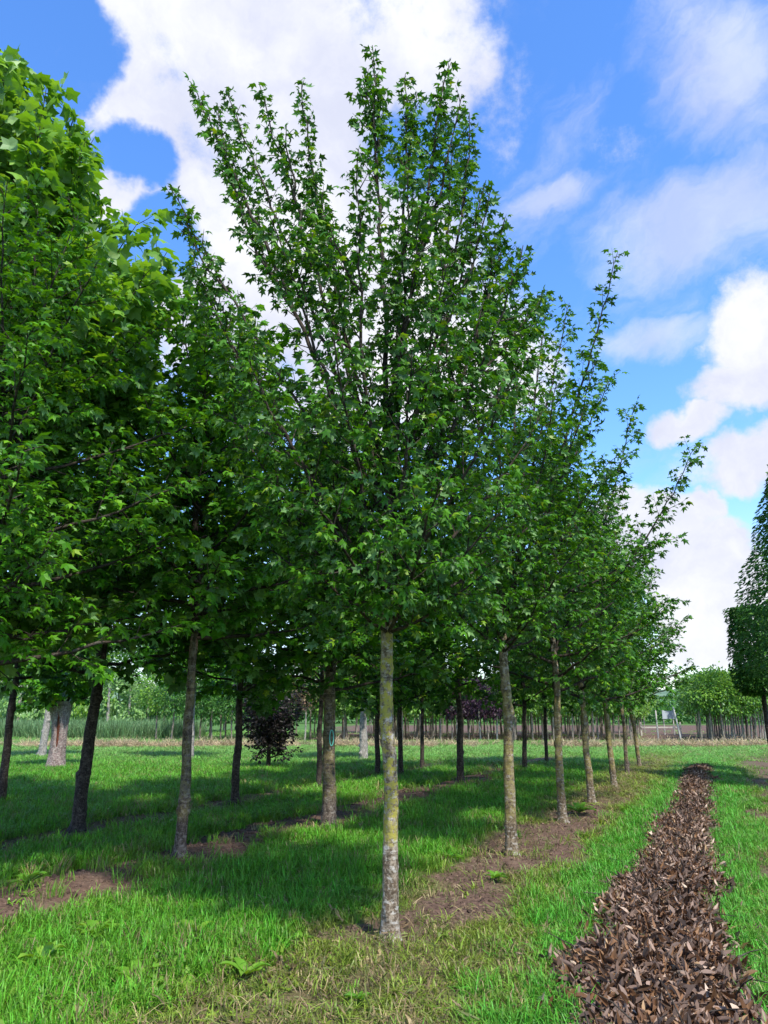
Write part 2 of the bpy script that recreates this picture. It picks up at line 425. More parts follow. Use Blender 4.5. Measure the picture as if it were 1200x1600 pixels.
def trunk_mesh(name, h, r0, r1, mat, lean=(0, 0), sides=16, knobs=1.0, rng=None, wob=1.0):
    """a stem from below ground up to h; flared foot, uneven rings, slight bends"""
    rng = rng or RNG
    n = int(h / .035)
    z = np.linspace(-.12, h, n)
    u = z / h
    ph = rng.uniform(0, 6, 4)
    x = lean[0] * u + wob * (.016 * np.sin(z * 2.1 + ph[0]) + .006 * np.sin(z * 6 + ph[1])) * np.clip(z, 0, 1)
    y = lean[1] * u + wob * (.014 * np.sin(z * 1.8 + ph[2]) + .006 * np.sin(z * 5 + ph[3])) * np.clip(z, 0, 1)
    r = r0 + (r1 - r0) * np.clip(u, 0, 1) + .42 * r0 * np.exp(-np.clip(z, 0, 9) / .05) + .09 * r0 * np.exp(-np.clip(z, 0, 9) / .4)
    for k in range(int(h * 3.2 * knobs)):                    # old pruning rings
        zc = rng.uniform(.15, h); r = r * (1 + .13 * rng.uniform(.3, 1) * np.exp(-((z - zc) / .022) ** 2))
    P = np.stack([x, y, z], 1)
    V, Q = tube(P, r, sides)
    V = V.reshape(n, sides, 3)
    a = np.arange(sides)[None] * 2 * np.pi / sides
    bump = 1 + .045 * np.sin(3 * a + 5 * np.sin(z * .9 + ph[0])[:, None]) + .04 * np.sin(5 * a + z[:, None] * 9) * rng.uniform(.6, 1) + .032 * rng.standard_normal((n, sides))
    foot = 1 + .12 * np.sin(4 * a + ph[1]) * np.exp(-np.clip(z, 0, 9) / .06)[:, None]
    V = P[:, None] + (V - P[:, None]) * (bump * foot)[..., None]
    for k in range(int(h * 2.2 * knobs)):                    # knots: small buttons on the side
        i = rng.integers(5, n - 2); j = rng.integers(0, sides)
        for di, dj, am in ((0, 0, .40), (1, 0, .24), (-1, 0, .24), (0, 1, .2), (0, -1, .2)):
            jj = (j + dj) % sides; ii_ = min(n - 1, max(0, i + di))
            V[ii_, jj] = P[ii_] + (V[ii_, jj] - P[ii_]) * (1 + am)
    return mesh(name, V.reshape(-1, 3), Q, mat, smooth=True), P

def up(v): return v / (np.linalg.norm(v) + 1e-9)
class Crown:
    """limbs, side shoots, twigs and leaves of one tree in its own coordinates"""
    def __init__(s, seed, leaf, lsize, density=1.0, flat=.6, droop=.35, shoot=.62, spiral=False, gap=.052):
        s.r = np.random.default_rng(seed)
        s.leaf, s.ls, s.den, s.flat, s.droop, s.shoot, s.gap = leaf, lsize, density, flat, droop, shoot, gap
        s.limbs = []; s.tw = Tubes(); s.P = []; s.A = []; s.N = []; s.S = []
    def limb(s, p0, p2, r0, sag=.0, bulge=.25, start=.28, side=1.0, p1=None, tip=.35):
        r = s.r
        p0, p2 = np.array(p0, float), np.array(p2, float)
        d = p2 - p0; L = np.linalg.norm(d)
        if p1 is None:
            out = np.array([d[0], d[1], 0])
            p1 = p0 + d * .45 + out * bulge * .6 - np.array([0, 0, 1]) * L * .10 * bulge + r.normal(0, .03, 3) * L
        n = max(6, int(L / .18))
        C = bez(p0, np.array(p1, float), p2, n) + np.concatenate([[np.zeros(3)], r.normal(0, .012, (n - 1, 3))])
        u = np.linspace(0, 1, n)
        rad = r0 * (1 - u) ** .8 + .0035
        s.limbs.append((C, rad))
        s.clothe(C, L, start, side, tip)
    def clothe(s, C, L, start, side, tip):
        r = s.r
        cum = np.concatenate([[0], np.cumsum(np.linalg.norm(np.diff(C, axis=0), axis=1))]); L = cum[-1]
        pos = start * L
        g = r.uniform(0, 6.28)
        while pos < L - .05:
            u = pos / L
            p = np.array([np.interp(pos, cum, C[:, k]) for k in range(3)])
            i = min(len(C) - 2, np.searchsorted(cum, pos, 'right') - 1)
            T = up(C[i + 1] - C[i])
            g += 2.4
            a = up(np.cross(T, (.3, .2, .9))); b = np.cross(T, a)
            out = a * math.cos(g) + b * math.sin(g)
            dirv = up(T * r.uniform(.45, .95) + out * r.uniform(.7, 1.0) + np.array([0, 0, .12]))
            ln = s.shoot * side * (1.05 - .72 * u) * r.uniform(.6, 1.25)
            s.shootat(p, dirv, ln, 1)
            pos += r.uniform(.10, .19) / s.den
        # leaves on the bare tip itself
        k = int(len(C) * (1 - tip))
        s.leafrun(C[k:], .9)
    def shootat(s, p, d, ln, lvl):
        r = s.r
        bend = np.array([0, 0, 1]) * (.22 if lvl == 1 else .0) * ln - np.array([0, 0, 1]) * s.droop * .3 * ln
        p2 = p + d * ln + bend
        p1 = p + d * ln * .5 + r.normal(0, .05, 3) * ln
        n = 4 if ln > .3 else 3
        C = bez(p, p1, p2, n)
        s.tw.add(C, np.linspace(.0065 if lvl == 1 else .0032, .0016, n), 3)
        if lvl == 1 and ln > .2:
            m_ = int(ln / .115)
            for j in range(m_):
                u = (j + .6) / (m_ + .2)
                q = (1 - u) ** 2 * p + 2 * u * (1 - u) * p1 + u * u * p2
                a = up(np.cross(d, (0, 0, 1)) + r.normal(0, .35, 3)) * (1 if j % 2 else -1)
                s.shootat(q, up(d * .75 + a), ln * .42 * (1.15 - .6 * u) * r.uniform(.7, 1.2), 2)
            s.leafrun(C[1:], 1.0)
        else:
            s.leafrun(C, 1.0)
    def leafrun(s, C, k):
        r = s.r
        seg = np.linalg.norm(np.diff(C, axis=0), axis=1); cum = np.concatenate([[0], np.cumsum(seg)]); L = cum[-1]
        m_ = max(2, int(L / s.gap * k))
        t_ = (np.arange(m_) + .7) / m_ * L
        Q = np.stack([np.interp(t_, cum, C[:, j]) for j in range(3)], 1)
        T = up(C[-1] - C[0])
        a = up(np.cross(T, (.1, .15, .9))); b = np.cross(T, a)
        for sgn in (1, -1):
            ang = np.where(np.arange(m_) % 2 == 0, 0, np.pi / 2) + r.normal(0, .35, m_)
            o = sgn * (np.cos(ang)[:, None] * a + .55 * np.sin(ang)[:, None] * b)
            ax = o + T * .55 + r.normal(0, .28, (m_, 3)); ax[:, 2] = ax[:, 2] * .6 - s.droop
            ax /= np.linalg.norm(ax, axis=1, keepdims=True)
            nr = np.array([0, 0, 1.0]) * s.flat + r.normal(0, .42, (m_, 3)) + o * .15
            sz = s.ls * r.uniform(.50, 1.22, m_)
            s.P.append(Q + ax * (sz * .35)[:, None]); s.A.append(ax); s.N.append(nr); s.S.append(sz)
    def done(s):
        s.P = np.concatenate(s.P); s.A = np.concatenate(s.A); s.N = np.concatenate(s.N); s.S = np.concatenate(s.S)
        s.tone = np.clip(s.r.normal(.46, .25, len(s.P)), 0, .93)
        s.tone[s.r.random(len(s.P)) < .010] = 1.0
        return s
def envelope_tree(seed, H, zb, Rm, leaf, lsize, n=20, peak=.35, density=1.0, spikes=.35, **kw):
    """generic crown: limbs from the stem to an ovoid envelope, upright shoots at the top"""
    c = Crown(seed, leaf, lsize, density, **kw)
    r = c.r
    for i in range(n):
        u = (i + .5) / n
        z0 = zb - .1 + u * (H - zb) * .62
        a = i * 2.39996 + r.uniform(-.3, .3)
        zt = zb + .1 + (u ** 1.05) * (H - zb) * .93 + r.uniform(0, spikes)
        v = np.clip((zt - zb) / (H - zb), 0, 1)
        rad = Rm * (1 - abs((v - peak) / (1 - peak if v > peak else peak * 2.2)) ** 1.9) ** .6 * r.uniform(.8, 1.12) if v < 1 else .2
        rad = max(rad, .18)
        tipp = (math.cos(a) * rad, math.sin(a) * rad, zt)
        c.limb((0, 0, min(z0, zt - .1)), tipp, .024 * (1 - u * .5), start=.12)
    c.limb((0, 0, zb), (r.uniform(-.2, .2), r.uniform(-.2, .2), H), .05, start=.1, bulge=0)
    return c

def build_parts(root, c, lmat, own_leaves=0, base=None, limbs_apart=True):
    """turn a Crown into child objects of root"""
    kids = []
    if limbs_apart:
        for C, rad in c.limbs:
            V, Q = tube(C, rad, 7)
            kids.append(link('limb', mesh('limb', V, Q, B_TWIG, smooth=True), root))
        kids.append(tag(link('twigs', c.tw.mesh('twigs', B_TWIG), root), kind='stuff'))
    else:
        for C, rad in c.limbs: c.tw.add(C, rad, 5)
        kids.append(tag(link('branches', c.tw.mesh('branches', B_TWIG), root), kind='stuff'))
    B = basis(c.A, c.N)
    keep = np.ones(len(c.P), bool)
    if own_leaves:
        W = c.P + np.array(base)
        px, py, dep = proj(W)
        dist = np.linalg.norm(W - np.array([0, 0, EYE]), axis=1)
        face = np.abs((B[:, :, 2] * (W - np.array([0, 0, EYE]))).sum(1)) / dist
        score = c.S / dist * (.35 + face)
        score[(px < 4) | (px > 1196) | (py < 4) | (py > 1596) | (dep < .5)] = 0
        top = np.argsort(-score)[:own_leaves]
        keep[top] = False
        V0, F0 = c.leaf
        lms = [mesh('leaf', V0, F0, lmat, {'tone': ('FACE', np.full(len(F0), tn))}) for tn in np.linspace(.15, .85, 8)]
        for i in top:
            o = link('leaf', lms[int(np.clip(c.tone[i], 0, .99) * 8)], root)
            M = Matrix([[*(B[i][0] * c.S[i]), c.P[i][0]], [*(B[i][1] * c.S[i]), c.P[i][1]], [*(B[i][2] * c.S[i]), c.P[i][2]], [0, 0, 0, 1]])
            o.matrix_local = M
    kids.append(tag(link('foliage', leaves_mesh('foliage', c.leaf, c.P[keep], B[keep], c.S[keep], c.tone[keep], lmat), root), kind='stuff'))
    return kids

# ------------------------------------------------------------ the tall maple in front
bx, by = ground(610, 1475)
base = (bx, by, gz(bx, by))
main = empty('maple_tree', base, 'tallest maple in the centre front, its trunk crusted with yellow and white lichen', 'tree', 'maples of the front row')
BASE = np.array(base)
tm_, TP = trunk_mesh('trunk', 3.9, .058, .036, B_MAIN, lean=(-.02, 0), sides=24, rng=np.random.default_rng(3))
link('trunk', tm_, main)
c = Crown(21, L_MAPLE, .083, density=1.42, flat=.42, droop=.5, shoot=.56, gap=.043)
def onstem(z): return np.array([-.02 * z / 3.9, 0, z])
# (z on stem, tip in the photo, depth offset from the stem, radius, share clothed, side length)
TIPS = [(3.0, 297, 128, .35, .032, .40, .62), (3.2, 352, 140, .9, .028, .45, .6), (3.4, 402, 128, -.1, .030, .38, .62), (3.5, 470, 130, .6, .028, .35, .66),
        (3.7, 585, 70, .1, .036, .22, .75), (3.7, 634, 112, .6, .030, .30, .62), (3.6, 703, 98, -.05, .034, .28, .72), (3.4, 736, 176, .5, .028, .35, .6),
        (3.2, 760, 278, .1, .026, .32, .75), (3.1, 787, 345, .6, .026, .30, .8), (3.0, 822, 378, -.3, .026, .32, .75),
        (3.0, 262, 290, .1, .024, .45, .55), (2.8, 300, 395, -.5, .024, .30, .95), (2.9, 560, 250, -.9, .028, .22, 1.0), (3.1, 640, 260, -.7, .026, .25, .95),
        (2.9, 500, 300, .2, .024, .3, .9), (3.0, 420, 330, -.6, .026, .3, .95), (2.9, 700, 400, -.8, .026, .25, 1.1), (2.8, 760, 470, -.4, .024, .25, 1.1), (2.6, 850, 455, .5, .024, .3, 1.0),
        (2.6, 340, 520, .6, .022, .3, 1.1), (2.5, 390, 560, -.9, .024, .25, 1.1), (2.6, 520, 520, -1.2, .024, .3, 1.1), (2.6, 640, 540, -1.2, .024, .25, 1.1),
        (2.5, 800, 590, -.9, .024, .2, 1.15), (2.4, 850, 640, .2, .022, .2, 1.15), (2.4, 360, 640, -.2, .022, .2, 1.1), (2.5, 700, 620, .9, .022, .2, 1.1), (2.5, 470, 600, .9, .022, .2, 1.1),
        (2.35, 480, 760, -1.25, .020, .2, 1.0), (2.3, 420, 770, -.3, .020, .2, 1.15), (2.3, 800, 780, -.7, .020, .2, 1.1), (2.3, 690, 740, -1.4, .020, .2, 1.1),
        (2.25, 590, 830, -1.2, .018, .25, 1.0), (2.2, 760, 890, -.4, .017, .3, 1.0), (2.2, 490, 880, -.7, .017, .3, 1.0), (2.2, 640, 905, -.9, .016, .4, .8),
        (2.2, 560, 870, .9, .016, .3, 1.0), (2.2, 700, 850, .8, .016, .3, 1.0), (2.3, 850, 800, .5, .018, .2, 1.1), (2.3, 400, 850, .6, .018, .2, 1.1)]
for z0, tx, ty, dy, rad, st, sd in TIPS:
    tip_ = at(tx, ty, by + dy) - BASE
    c.limb(onstem(z0), tip_, rad * .68, start=st * (.85 if tx < 480 and ty < 300 else .72), side=sd * (.85 if ty < 300 else 1), bulge=.18 + c.r.normal(0, .06), tip=.3)
    if ty < 480:                                            # each long shoot forks once or twice near its top
        Cl = c.limbs[-1][0]
        for kf in range(2 if tx > 520 and z0 > 3 else 1):
            f_ = c.r.uniform(.42, .72); pf = Cl[int(f_ * len(Cl))]
            d_ = up(Cl[-1] - pf + c.r.normal(0, .16, 3)) * np.linalg.norm(Cl[-1] - pf) * c.r.uniform(.55, .85)
            c.limb(pf, pf + d_, rad * .35, start=.1, side=sd * .8, bulge=.3, tip=.5)
c.done()
build_parts(main, c, M_MAPLE, 300, base)
print('main leaves', len(c.P))

# ------------------------------------------------------------ more trees of the rows
def make_tree(name, label, px, py, tdia, c, bark, lmat, th, group, lean=(0, 0), own=0, rz=0.0, sides=16, seed=1, sc=1.0, apart=False, xy=None, clabel=None):
    x, y = xy if xy is not None else ground(px, py)
    b = (x, y, gz(x, y))
    root = empty(name, b, label, 'tree', group)
    me, P = trunk_mesh('trunk', th, tdia / 2, tdia / 2 * .62, bark, lean=lean, sides=sides, rng=np.random.default_rng(seed))
    link('trunk', me, root)
    off = np.array([lean[0], lean[1], 0]) * .8
    ks = build_parts(root, c, lmat, own, np.array(b) + off if own else None, apart)
    for ch in root.children if own else ks:
        if ch.name.split('.')[0] != 'trunk':
            ch.location = ch.location + Vector(off)
    return root, ks
def again(name, label, px, py, tdia, ks, bark, th, group, lean=(0, 0), rz=0.0, seed=1, sc=(1, 1, 1), xy=None, sides=14, lmat=None):
    """another tree: own stem, copies of a crown already built"""
    x, y = xy if xy is not None else ground(px, py)
    root = empty(name, (x, y, gz(x, y)), label, 'tree', group)
    me, P = trunk_mesh('trunk', th, tdia / 2, tdia / 2 * .62, bark, lean=lean, sides=sides, rng=np.random.default_rng(seed))
    link('trunk', me, root)
    for k in ks:
        o = k.copy(); COL.objects.link(o); o.parent = root
        o.location = (lean[0] * .8, lean[1] * .8, 0); o.rotation_euler.z = rz; o.scale = sc
        if lmat and k.name.startswith('foliage'):
            o.data = k.data.copy(); o.data.materials[0] = lmat
    return root

GR1 = 'maples of the front row'
# second maple of the front row: tips as in the photo
x2, y2 = ground(800, 1340)
c2 = Crown(33, L_MAPLE, .10, density=1.1, flat=.55, droop=.3, shoot=.62, gap=.070)
B2 = np.array((x2, y2, gz(x2, y2)))
for z0, tx, ty, dy, rad, st, sd in [(3.2, 855, 452, .2, .03, .3, .8), (3.0, 965, 392, -.4, .034, .3, .75), (3.0, 890, 475, .6, .028, .3, .8), (3.3, 800, 420, 0, .034, .2, 1),
        (3.2, 740, 430, .3, .028, .2, 1), (2.9, 958, 585, .3, .026, .3, .9), (2.8, 930, 560, -.8, .026, .25, 1.1), (2.7, 870, 600, -1.0, .026, .2, 1.2), (2.8, 790, 560, -1.0, .026, .2, 1.2),
        (2.6, 950, 720, -.6, .022, .2, 1.2), (2.6, 700, 600, .2, .022, .2, 1.2), (2.5, 690, 740, -.6, .022, .2, 1.2), (2.5, 830, 750, -1.4, .022, .2, 1.2), (2.4, 920, 830, -1.0, .020, .2, 1.2),
        (2.4, 970, 850, .2, .020, .2, 1.2), (2.4, 760, 880, -1.3, .018, .2, 1.1), (2.3, 850, 920, -1.1, .018, .2, 1.1), (2.3, 680, 900, .1, .018, .2, 1.2), (2.5, 850, 700, 1.2, .02, .2, 1.2),
        (2.3, 780, 960, -.6, .016, .3, 1.0), (2.3, 900, 940, .6, .016, .3, 1.1), (2.3, 740, 930, .9, .016, .3, 1.1)]:
    c2.limb(np.array([0, 0, z0]), at(tx, ty, y2 + dy) - B2, rad * .7, start=st, side=sd, bulge=.18, tip=.3)
c2.done(); print('c2', len(c2.P))
make_tree('maple_tree', 'maple right behind the tall front tree, pale knotted trunk in a bare brown soil patch', 800, 1340, .135, c2, B_ROW1, M_MAPLE, 3.6, GR1, seed=5, apart=True, own=300)
# field maple crowns A, B for the rest of the front row
cA = envelope_tree(41, 6.7, 1.95, 1.85, L_MAPLE, .115, n=27, peak=.40, spikes=.5, flat=.55, droop=.3, shoot=.66, gap=.078)
cA.limb((0, 0, 2.5), at(1092, 690, ground(880, 1287)[1] - .2) - np.array((*ground(880, 1287), 0)), .022, start=.25)
cA.limb((0, 0, 2.5), at(992, 632, ground(880, 1287)[1] + .3) - np.array((*ground(880, 1287), 0)), .022, start=.2)
cA.done()
tA, kA = make_tree('maple_tree', 'third maple of the front row, dark ringed trunk with a pale foot on bare soil', 880, 1287, .125, cA, B_ROW1, M_MAPLE, 3.4, GR1, seed=6)
cB = envelope_tree(42, 6.3, 1.8, 1.8, L_MAPLE, .12, n=22, peak=.38, spikes=.7, flat=.55, droop=.3, shoot=.70, gap=.090).done()
tB, kB = make_tree('maple_tree', 'fourth maple of the front row, curving slim trunk rising from soil at the grass edge', 925, 1255, .13, cB, B_ROW1, M_MAPLE, 3.4, GR1, seed=7, lean=(-.12, 0))
# the long arm of leaves reaching right over the path, and two lower ones
print('cA', len(cA.P), 'cB', len(cB.P))
again('maple_tree', 'fifth maple of the front row, mustard tinted trunk in dry yellow grass', 960, 1232, .13, kA, B_ROW1, 3.3, GR1, rz=2.1, seed=8, sc=(.98, .98, .98), lean=(-.1, 0))
again('maple_tree', 'sixth maple of the front row, straight grey trunk just left of the last one', 981, 1212, .11, kB, B_BROWN, 3.3, GR1, rz=1.2, seed=9, lean=(-.05, 0))
again('maple_tree', 'last maple of the front row, trunk leaning left beside the dead leaf strip end', 1000, 1200, .12, kA, B_ROW1, 3.3, GR1, rz=4.0, seed=10, lean=(-.28, 0), sc=(1.12, 1.12, .97))

# second row: broad leaved maples
GR2 = 'maples of the second row'
cN = envelope_tree(51, 7.1, 2.5, 2.05, L_NORWAY, .125, n=30, peak=.33, spikes=.2, flat=.95, droop=.22, shoot=.72, gap=.085).done()
tN, kN = make_tree('maple_tree', 'broad leaved maple at left with slim grey trunk on a brown soil mound', 280, 1345, .125, cN, B_BROWN, M_NORWAY, 3.4, GR2, seed=11, own=300, apart=True, lean=(.03, 0))
cM = envelope_tree(52, 6.6, 1.95, 2.0, L_NORWAY, .14, n=22, peak=.35, spikes=.2, flat=.85, droop=.25, shoot=.74, gap=.100).done()
tM, kM = make_tree('maple_tree', 'maple left of centre with thick mossy brown trunk wearing a teal tag', 513, 1297, .20, cM, B_BROWN, M_MAPLE, 3.4, GR2, seed=12)
print('cN', len(cN.P), 'cM', len(cM.P))
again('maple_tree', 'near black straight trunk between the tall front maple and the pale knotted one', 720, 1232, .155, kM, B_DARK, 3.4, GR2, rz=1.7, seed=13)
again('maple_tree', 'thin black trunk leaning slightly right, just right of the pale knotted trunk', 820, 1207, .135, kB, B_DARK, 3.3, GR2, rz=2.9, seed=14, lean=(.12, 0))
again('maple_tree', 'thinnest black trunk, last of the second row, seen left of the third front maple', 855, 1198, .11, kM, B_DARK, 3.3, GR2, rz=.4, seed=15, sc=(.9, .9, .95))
# third row, dark against the bright field
GR3 = 'dark trunked trees of the third row'
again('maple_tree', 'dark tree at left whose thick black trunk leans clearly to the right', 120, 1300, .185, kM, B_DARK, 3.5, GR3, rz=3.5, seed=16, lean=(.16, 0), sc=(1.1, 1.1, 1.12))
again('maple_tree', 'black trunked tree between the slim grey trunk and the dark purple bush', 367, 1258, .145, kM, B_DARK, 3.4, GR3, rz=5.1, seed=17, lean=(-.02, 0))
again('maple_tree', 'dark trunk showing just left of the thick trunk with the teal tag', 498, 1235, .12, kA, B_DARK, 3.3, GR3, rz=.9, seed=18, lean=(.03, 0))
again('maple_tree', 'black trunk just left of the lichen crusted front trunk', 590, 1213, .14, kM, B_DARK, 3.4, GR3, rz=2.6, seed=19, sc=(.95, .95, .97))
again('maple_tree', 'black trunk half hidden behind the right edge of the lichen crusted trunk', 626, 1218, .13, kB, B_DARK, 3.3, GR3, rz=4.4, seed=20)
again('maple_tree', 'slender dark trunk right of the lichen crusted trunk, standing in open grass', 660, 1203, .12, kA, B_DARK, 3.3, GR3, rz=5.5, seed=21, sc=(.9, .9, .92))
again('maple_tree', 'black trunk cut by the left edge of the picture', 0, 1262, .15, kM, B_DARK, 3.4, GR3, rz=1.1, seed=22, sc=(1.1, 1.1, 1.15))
# big lobed-leaf tree and its small-leaved neighbour at the left edge
s_ = 3.0
xN, yN = ground(280, 1345)
cT = envelope_tree(61, 10.0, 2.3, 2.25, L_TULIP, .165, n=32, peak=.36, spikes=.3, flat=.6, droop=.45, shoot=.72, gap=.080)
for tx, ty, dy in [(22, 92, 0), (75, 130, -.3), (118, 185, .1), (128, 270, -.5), (160, 330, .3), (215, 345, -.2), (262, 395, -.6), (272, 455, .2), (235, 420, -1.0), (190, 400, .6), (60, 200, -1.0)]:
    tp = at(tx, ty, 8.4 + dy) - np.array((-5.05, 8.4, 0))
    cT.limb((0, 0, min(4.4, tp[2] * .6)), tp, .02, start=.3, bulge=.3, side=1.1)
cT.done()
make_tree('tulip_tree', 'bright big-leaved tree filling the upper left corner, its top above all its neighbours', 0, 0, .19, cT, B_BROWN, M_TULIP, 4.6, None, seed=23, own=300, apart=True, xy=(-5.05, 8.4))
cS = envelope_tree(62, 7.0, 2.05, 2.05, L_MAPLE, .12, n=36, peak=.42, spikes=.25, flat=.9, droop=.25, shoot=.70, gap=.075).done()
make_tree('maple_tree', 'dense small-leaved maple crown at the left edge in front of the big-leaved tree', 0, 0, .15, cS, B_DARK, M_NORWAY, 3.6, GR2, seed=24, own=300, apart=True, xy=(-3.85, 7.15))
print('cT', len(cT.P))

# clipped columnar trees on the right
def clipped(seed, zb, zt, R0, R1, n, ls):
    r = np.random.default_rng(seed)
    u = r.random(n); z = zb + u * (zt - zb)
    a = r.uniform(0, 2 * np.pi, n)
    # rounded square plan, thin shell of leaves with some inside
    sq = 1 / np.maximum(np.abs(np.cos(a)), np.abs(np.sin(a))) ** .6
    rr = (R0 + (R1 - R0) * np.clip((u - .3) / .7, 0, 1)) * sq * (1 - .30 * r.random(n) ** 2.2) * (1 + .05 * np.sin(9 * a + z * 4) + .16 * (fnoise(a * 2 + 20, z, 1.6, seed, 3) - .5)) 
    rr *= np.where(u < .08, .6 + .4 * u / .08, 1)
    P = np.stack([np.cos(a) * rr, np.sin(a) * rr, z], 1)
    k = r.random(n) < .12                      # flat top
    P[k, 2] = zt - .1 * r.random(k.sum()); P[k, :2] *= (R1 / rr[k] * r.random(k.sum()) ** .5)[:, None]
    A = np.stack([np.cos(a), np.sin(a), np.full(n, -.5)], 1) + r.normal(0, .4, (n, 3))
    N = np.stack([np.cos(a) * .8, np.sin(a) * .8, np.full(n, .8)], 1) + r.normal(0, .4, (n, 3))
    return P, basis(A, N), ls * r.uniform(.7, 1.2, n), np.clip(r.normal(.5, .2, n), 0, 1)
def clip_tree(label, xy, zb, zt, R0, R1, n, ls, seed, dia=.15):
    x, y = xy
    root = empty('clipped_tree', (x, y, gz(x, y)), label, 'tree', 'clipped trees at the right edge', rz=.35)
    me, _ = trunk_mesh('trunk', zt * .8, dia / 2, dia / 3, B_DARK, rng=np.random.default_rng(seed))
    link('trunk', me, root)
    P, B, s, tn = clipped(seed, zb, zt, R0, R1, n, ls)
    tag(link('foliage', leaves_mesh('foliage', L_OVAL, P, B, s, tn, M_HEDGE), root), kind='stuff')
xr, yr = ground(1197, 1212)
clip_tree('lower clipped tree at right with a flat top, dark trunk in brown litter', (xr + .22, yr), 2.1, 4.5, .62, .58, 9000, .11, 71)
clip_tree('tall narrowing clipped tree cut by the right edge of the picture', (9.85, yr - 4.2), 2.1, 8.2, 1.45, .22, 26000, .11, 72)

# ------------------------------------------------------------ trees in the field behind
# pollard with a split trunk
px_, py_ = ground(86, 1200)
pol = empty('pollard_tree', (px_, py_, gz(px_, py_)), 'stout pollard with a red split down its pinkish grey trunk', 'tree')
n = 40; z = np.linspace(-.1, 1.95, n); u = np.clip(z / 1.95, 0, 1)
P = np.stack([.03 * np.sin(z * 2), 0 * z, z], 1)
V, Q = tube(P, .27 - .05 * np.sin(u * np.pi) + .09 * u ** 4 + .05 * np.exp(-np.clip(z, 0, 9) / .1), 26)
V = V.reshape(n, 26, 3)
ang = np.arctan2(V[:, :, 1] - P[:, None, 1], V[:, :, 0] - P[:, None, 0])
k = 1 - .42 * np.exp(-((ang + 1.45) / .20) ** 2) * np.clip(1 - np.abs(z - 1.2)[:, None] / .9, 0, 1) + .05 * np.sin(7 * ang + z[:, None] * 2) + .03 * RNG.standard_normal(ang.shape)
V = P[:, None] + (V - P[:, None]) * k[..., None]
link('trunk', mesh('trunk', V.reshape(-1, 3), Q, B_POLL, smooth=True), pol)
zz = np.linspace(.35, 1.95, 14)
V, Q = tube(np.stack([.03 * np.sin(zz * 2) + .025, np.full(14, -.15), zz], 1), .055 * np.sin(np.linspace(.3, 2.4, 14)) + .01, 8, .1)
link('split_wood', mesh('split_wood', V, Q, B_SPLIT, smooth=True), pol)
cp = Crown(81, L_NORWAY, .20, .9, flat=.7, droop=.4, shoot=.55, gap=.14)
for i in range(15):
    a = i * 2.4; cp.limb((.14 * math.cos(a), .14 * math.sin(a), 1.9), (math.cos(a) * cp.r.uniform(.6, 1.25), math.sin(a) * cp.r.uniform(.6, 1.25), cp.r.uniform(1.9, 3.6)), .03, start=.2)
build_parts(pol, cp.done(), M_NORWAY, limbs_apart=False)
print('pollard', len(cp.P))
# big trunks standing in the field (crowns merge into the canopy above)
cF = envelope_tree(91, 6.2, 2.5, 1.9, L_NORWAY, .20, n=16, peak=.35, spikes=.2, flat=.8, droop=.3, shoot=.75, gap=.15).done()
print('cF', len(cF.P))
_, kF = make_tree('field_tree', 'tree with a grey green slanting trunk just left of the split pollard', 65, 1184, .28, cF, B_GREY, M_NORWAY, 3.2, None, lean=(.1, 0), seed=31)
again('field_tree', 'pale grey trunk peeping out right behind the slim trunk on the soil mound', 296, 1187, .26, kF, B_GREY, 3.2, None, rz=1.0, seed=32)
again('field_tree', 'thick smooth grey trunk between the tagged trunk and the lichen crusted one', 568, 1188, .30, kF, B_GREY, 3.0, None, rz=2.2, seed=33, sc=(.95, .95, .95))
# copper beech bush
cx_, cy_ = ground(419, 1203)
bush = empty('copper_beech', (cx_, cy_, gz(cx_, cy_)), 'dark purple black beech bush on a short stem in the open grass', 'bush')
me, _ = trunk_mesh('trunk', 1.2, .07, .04, B_DARK, rng=np.random.default_rng(35), sides=10); link('trunk', me, bush)
cb = Crown(82, L_OVAL, .11, 1.35, flat=.4, droop=.3, shoot=.46, gap=.075)
for i in range(34):
    a = i * 2.4; u = (i + .5) / 34; zt = .55 + 2.5 * u
    rad = (.45 + .62 * min(1, u * 1.8)) * cb.r.uniform(.8, 1.1)
    cb.limb((0, 0, .32 + u * .9), (math.cos(a) * rad, math.sin(a) * rad, zt), .018, start=.1)
cb.limb((0, 0, .35), (.95, -.1, .62), .012, start=.6, side=.5)
build_parts(bush, cb.done(), M_BEECH, limbs_apart=False)
print('beech', len(cb.P))

# ------------------------------------------------------------ far nursery block
def small_crown(seed, zb, zt, Rm, n, ls, lmat, name='crown', peak=.45):
    r = np.random.default_rng(seed)
    # clumps of leaves spread through an uneven ovoid
    nc = 46
    u = r.random(nc); a = r.uniform(0, 6.28, nc)
    env = Rm * np.sqrt(np.clip(1 - ((u - peak) / (1.06 - peak)) ** 2, .05, 1)) * np.where(u < .12, .75, 1)
    rr = env * r.random(nc) ** .4
    C = np.stack([np.cos(a) * rr, np.sin(a) * rr, zb + .12 + u * (zt - zb) * .95], 1)
    P = C[r.integers(0, nc, n)] + r.normal(0, .17, (n, 3)) * np.array([1, 1, .8]) * (Rm / .9)
    P[:, 2] = np.maximum(P[:, 2], zb - .05)
    A = P - np.array([0, 0, (zb + zt) / 2]) + r.normal(0, .4, (n, 3)); A[:, 2] -= .3
    N = r.normal(0, .45, (n, 3)) + np.array([0, 0, .8])
    return leaves_mesh(name, L_TINY, P, basis(A, N), ls * r.uniform(.6, 1.2, n), np.clip(r.normal(.5, .22, n), 0, 1), lmat)
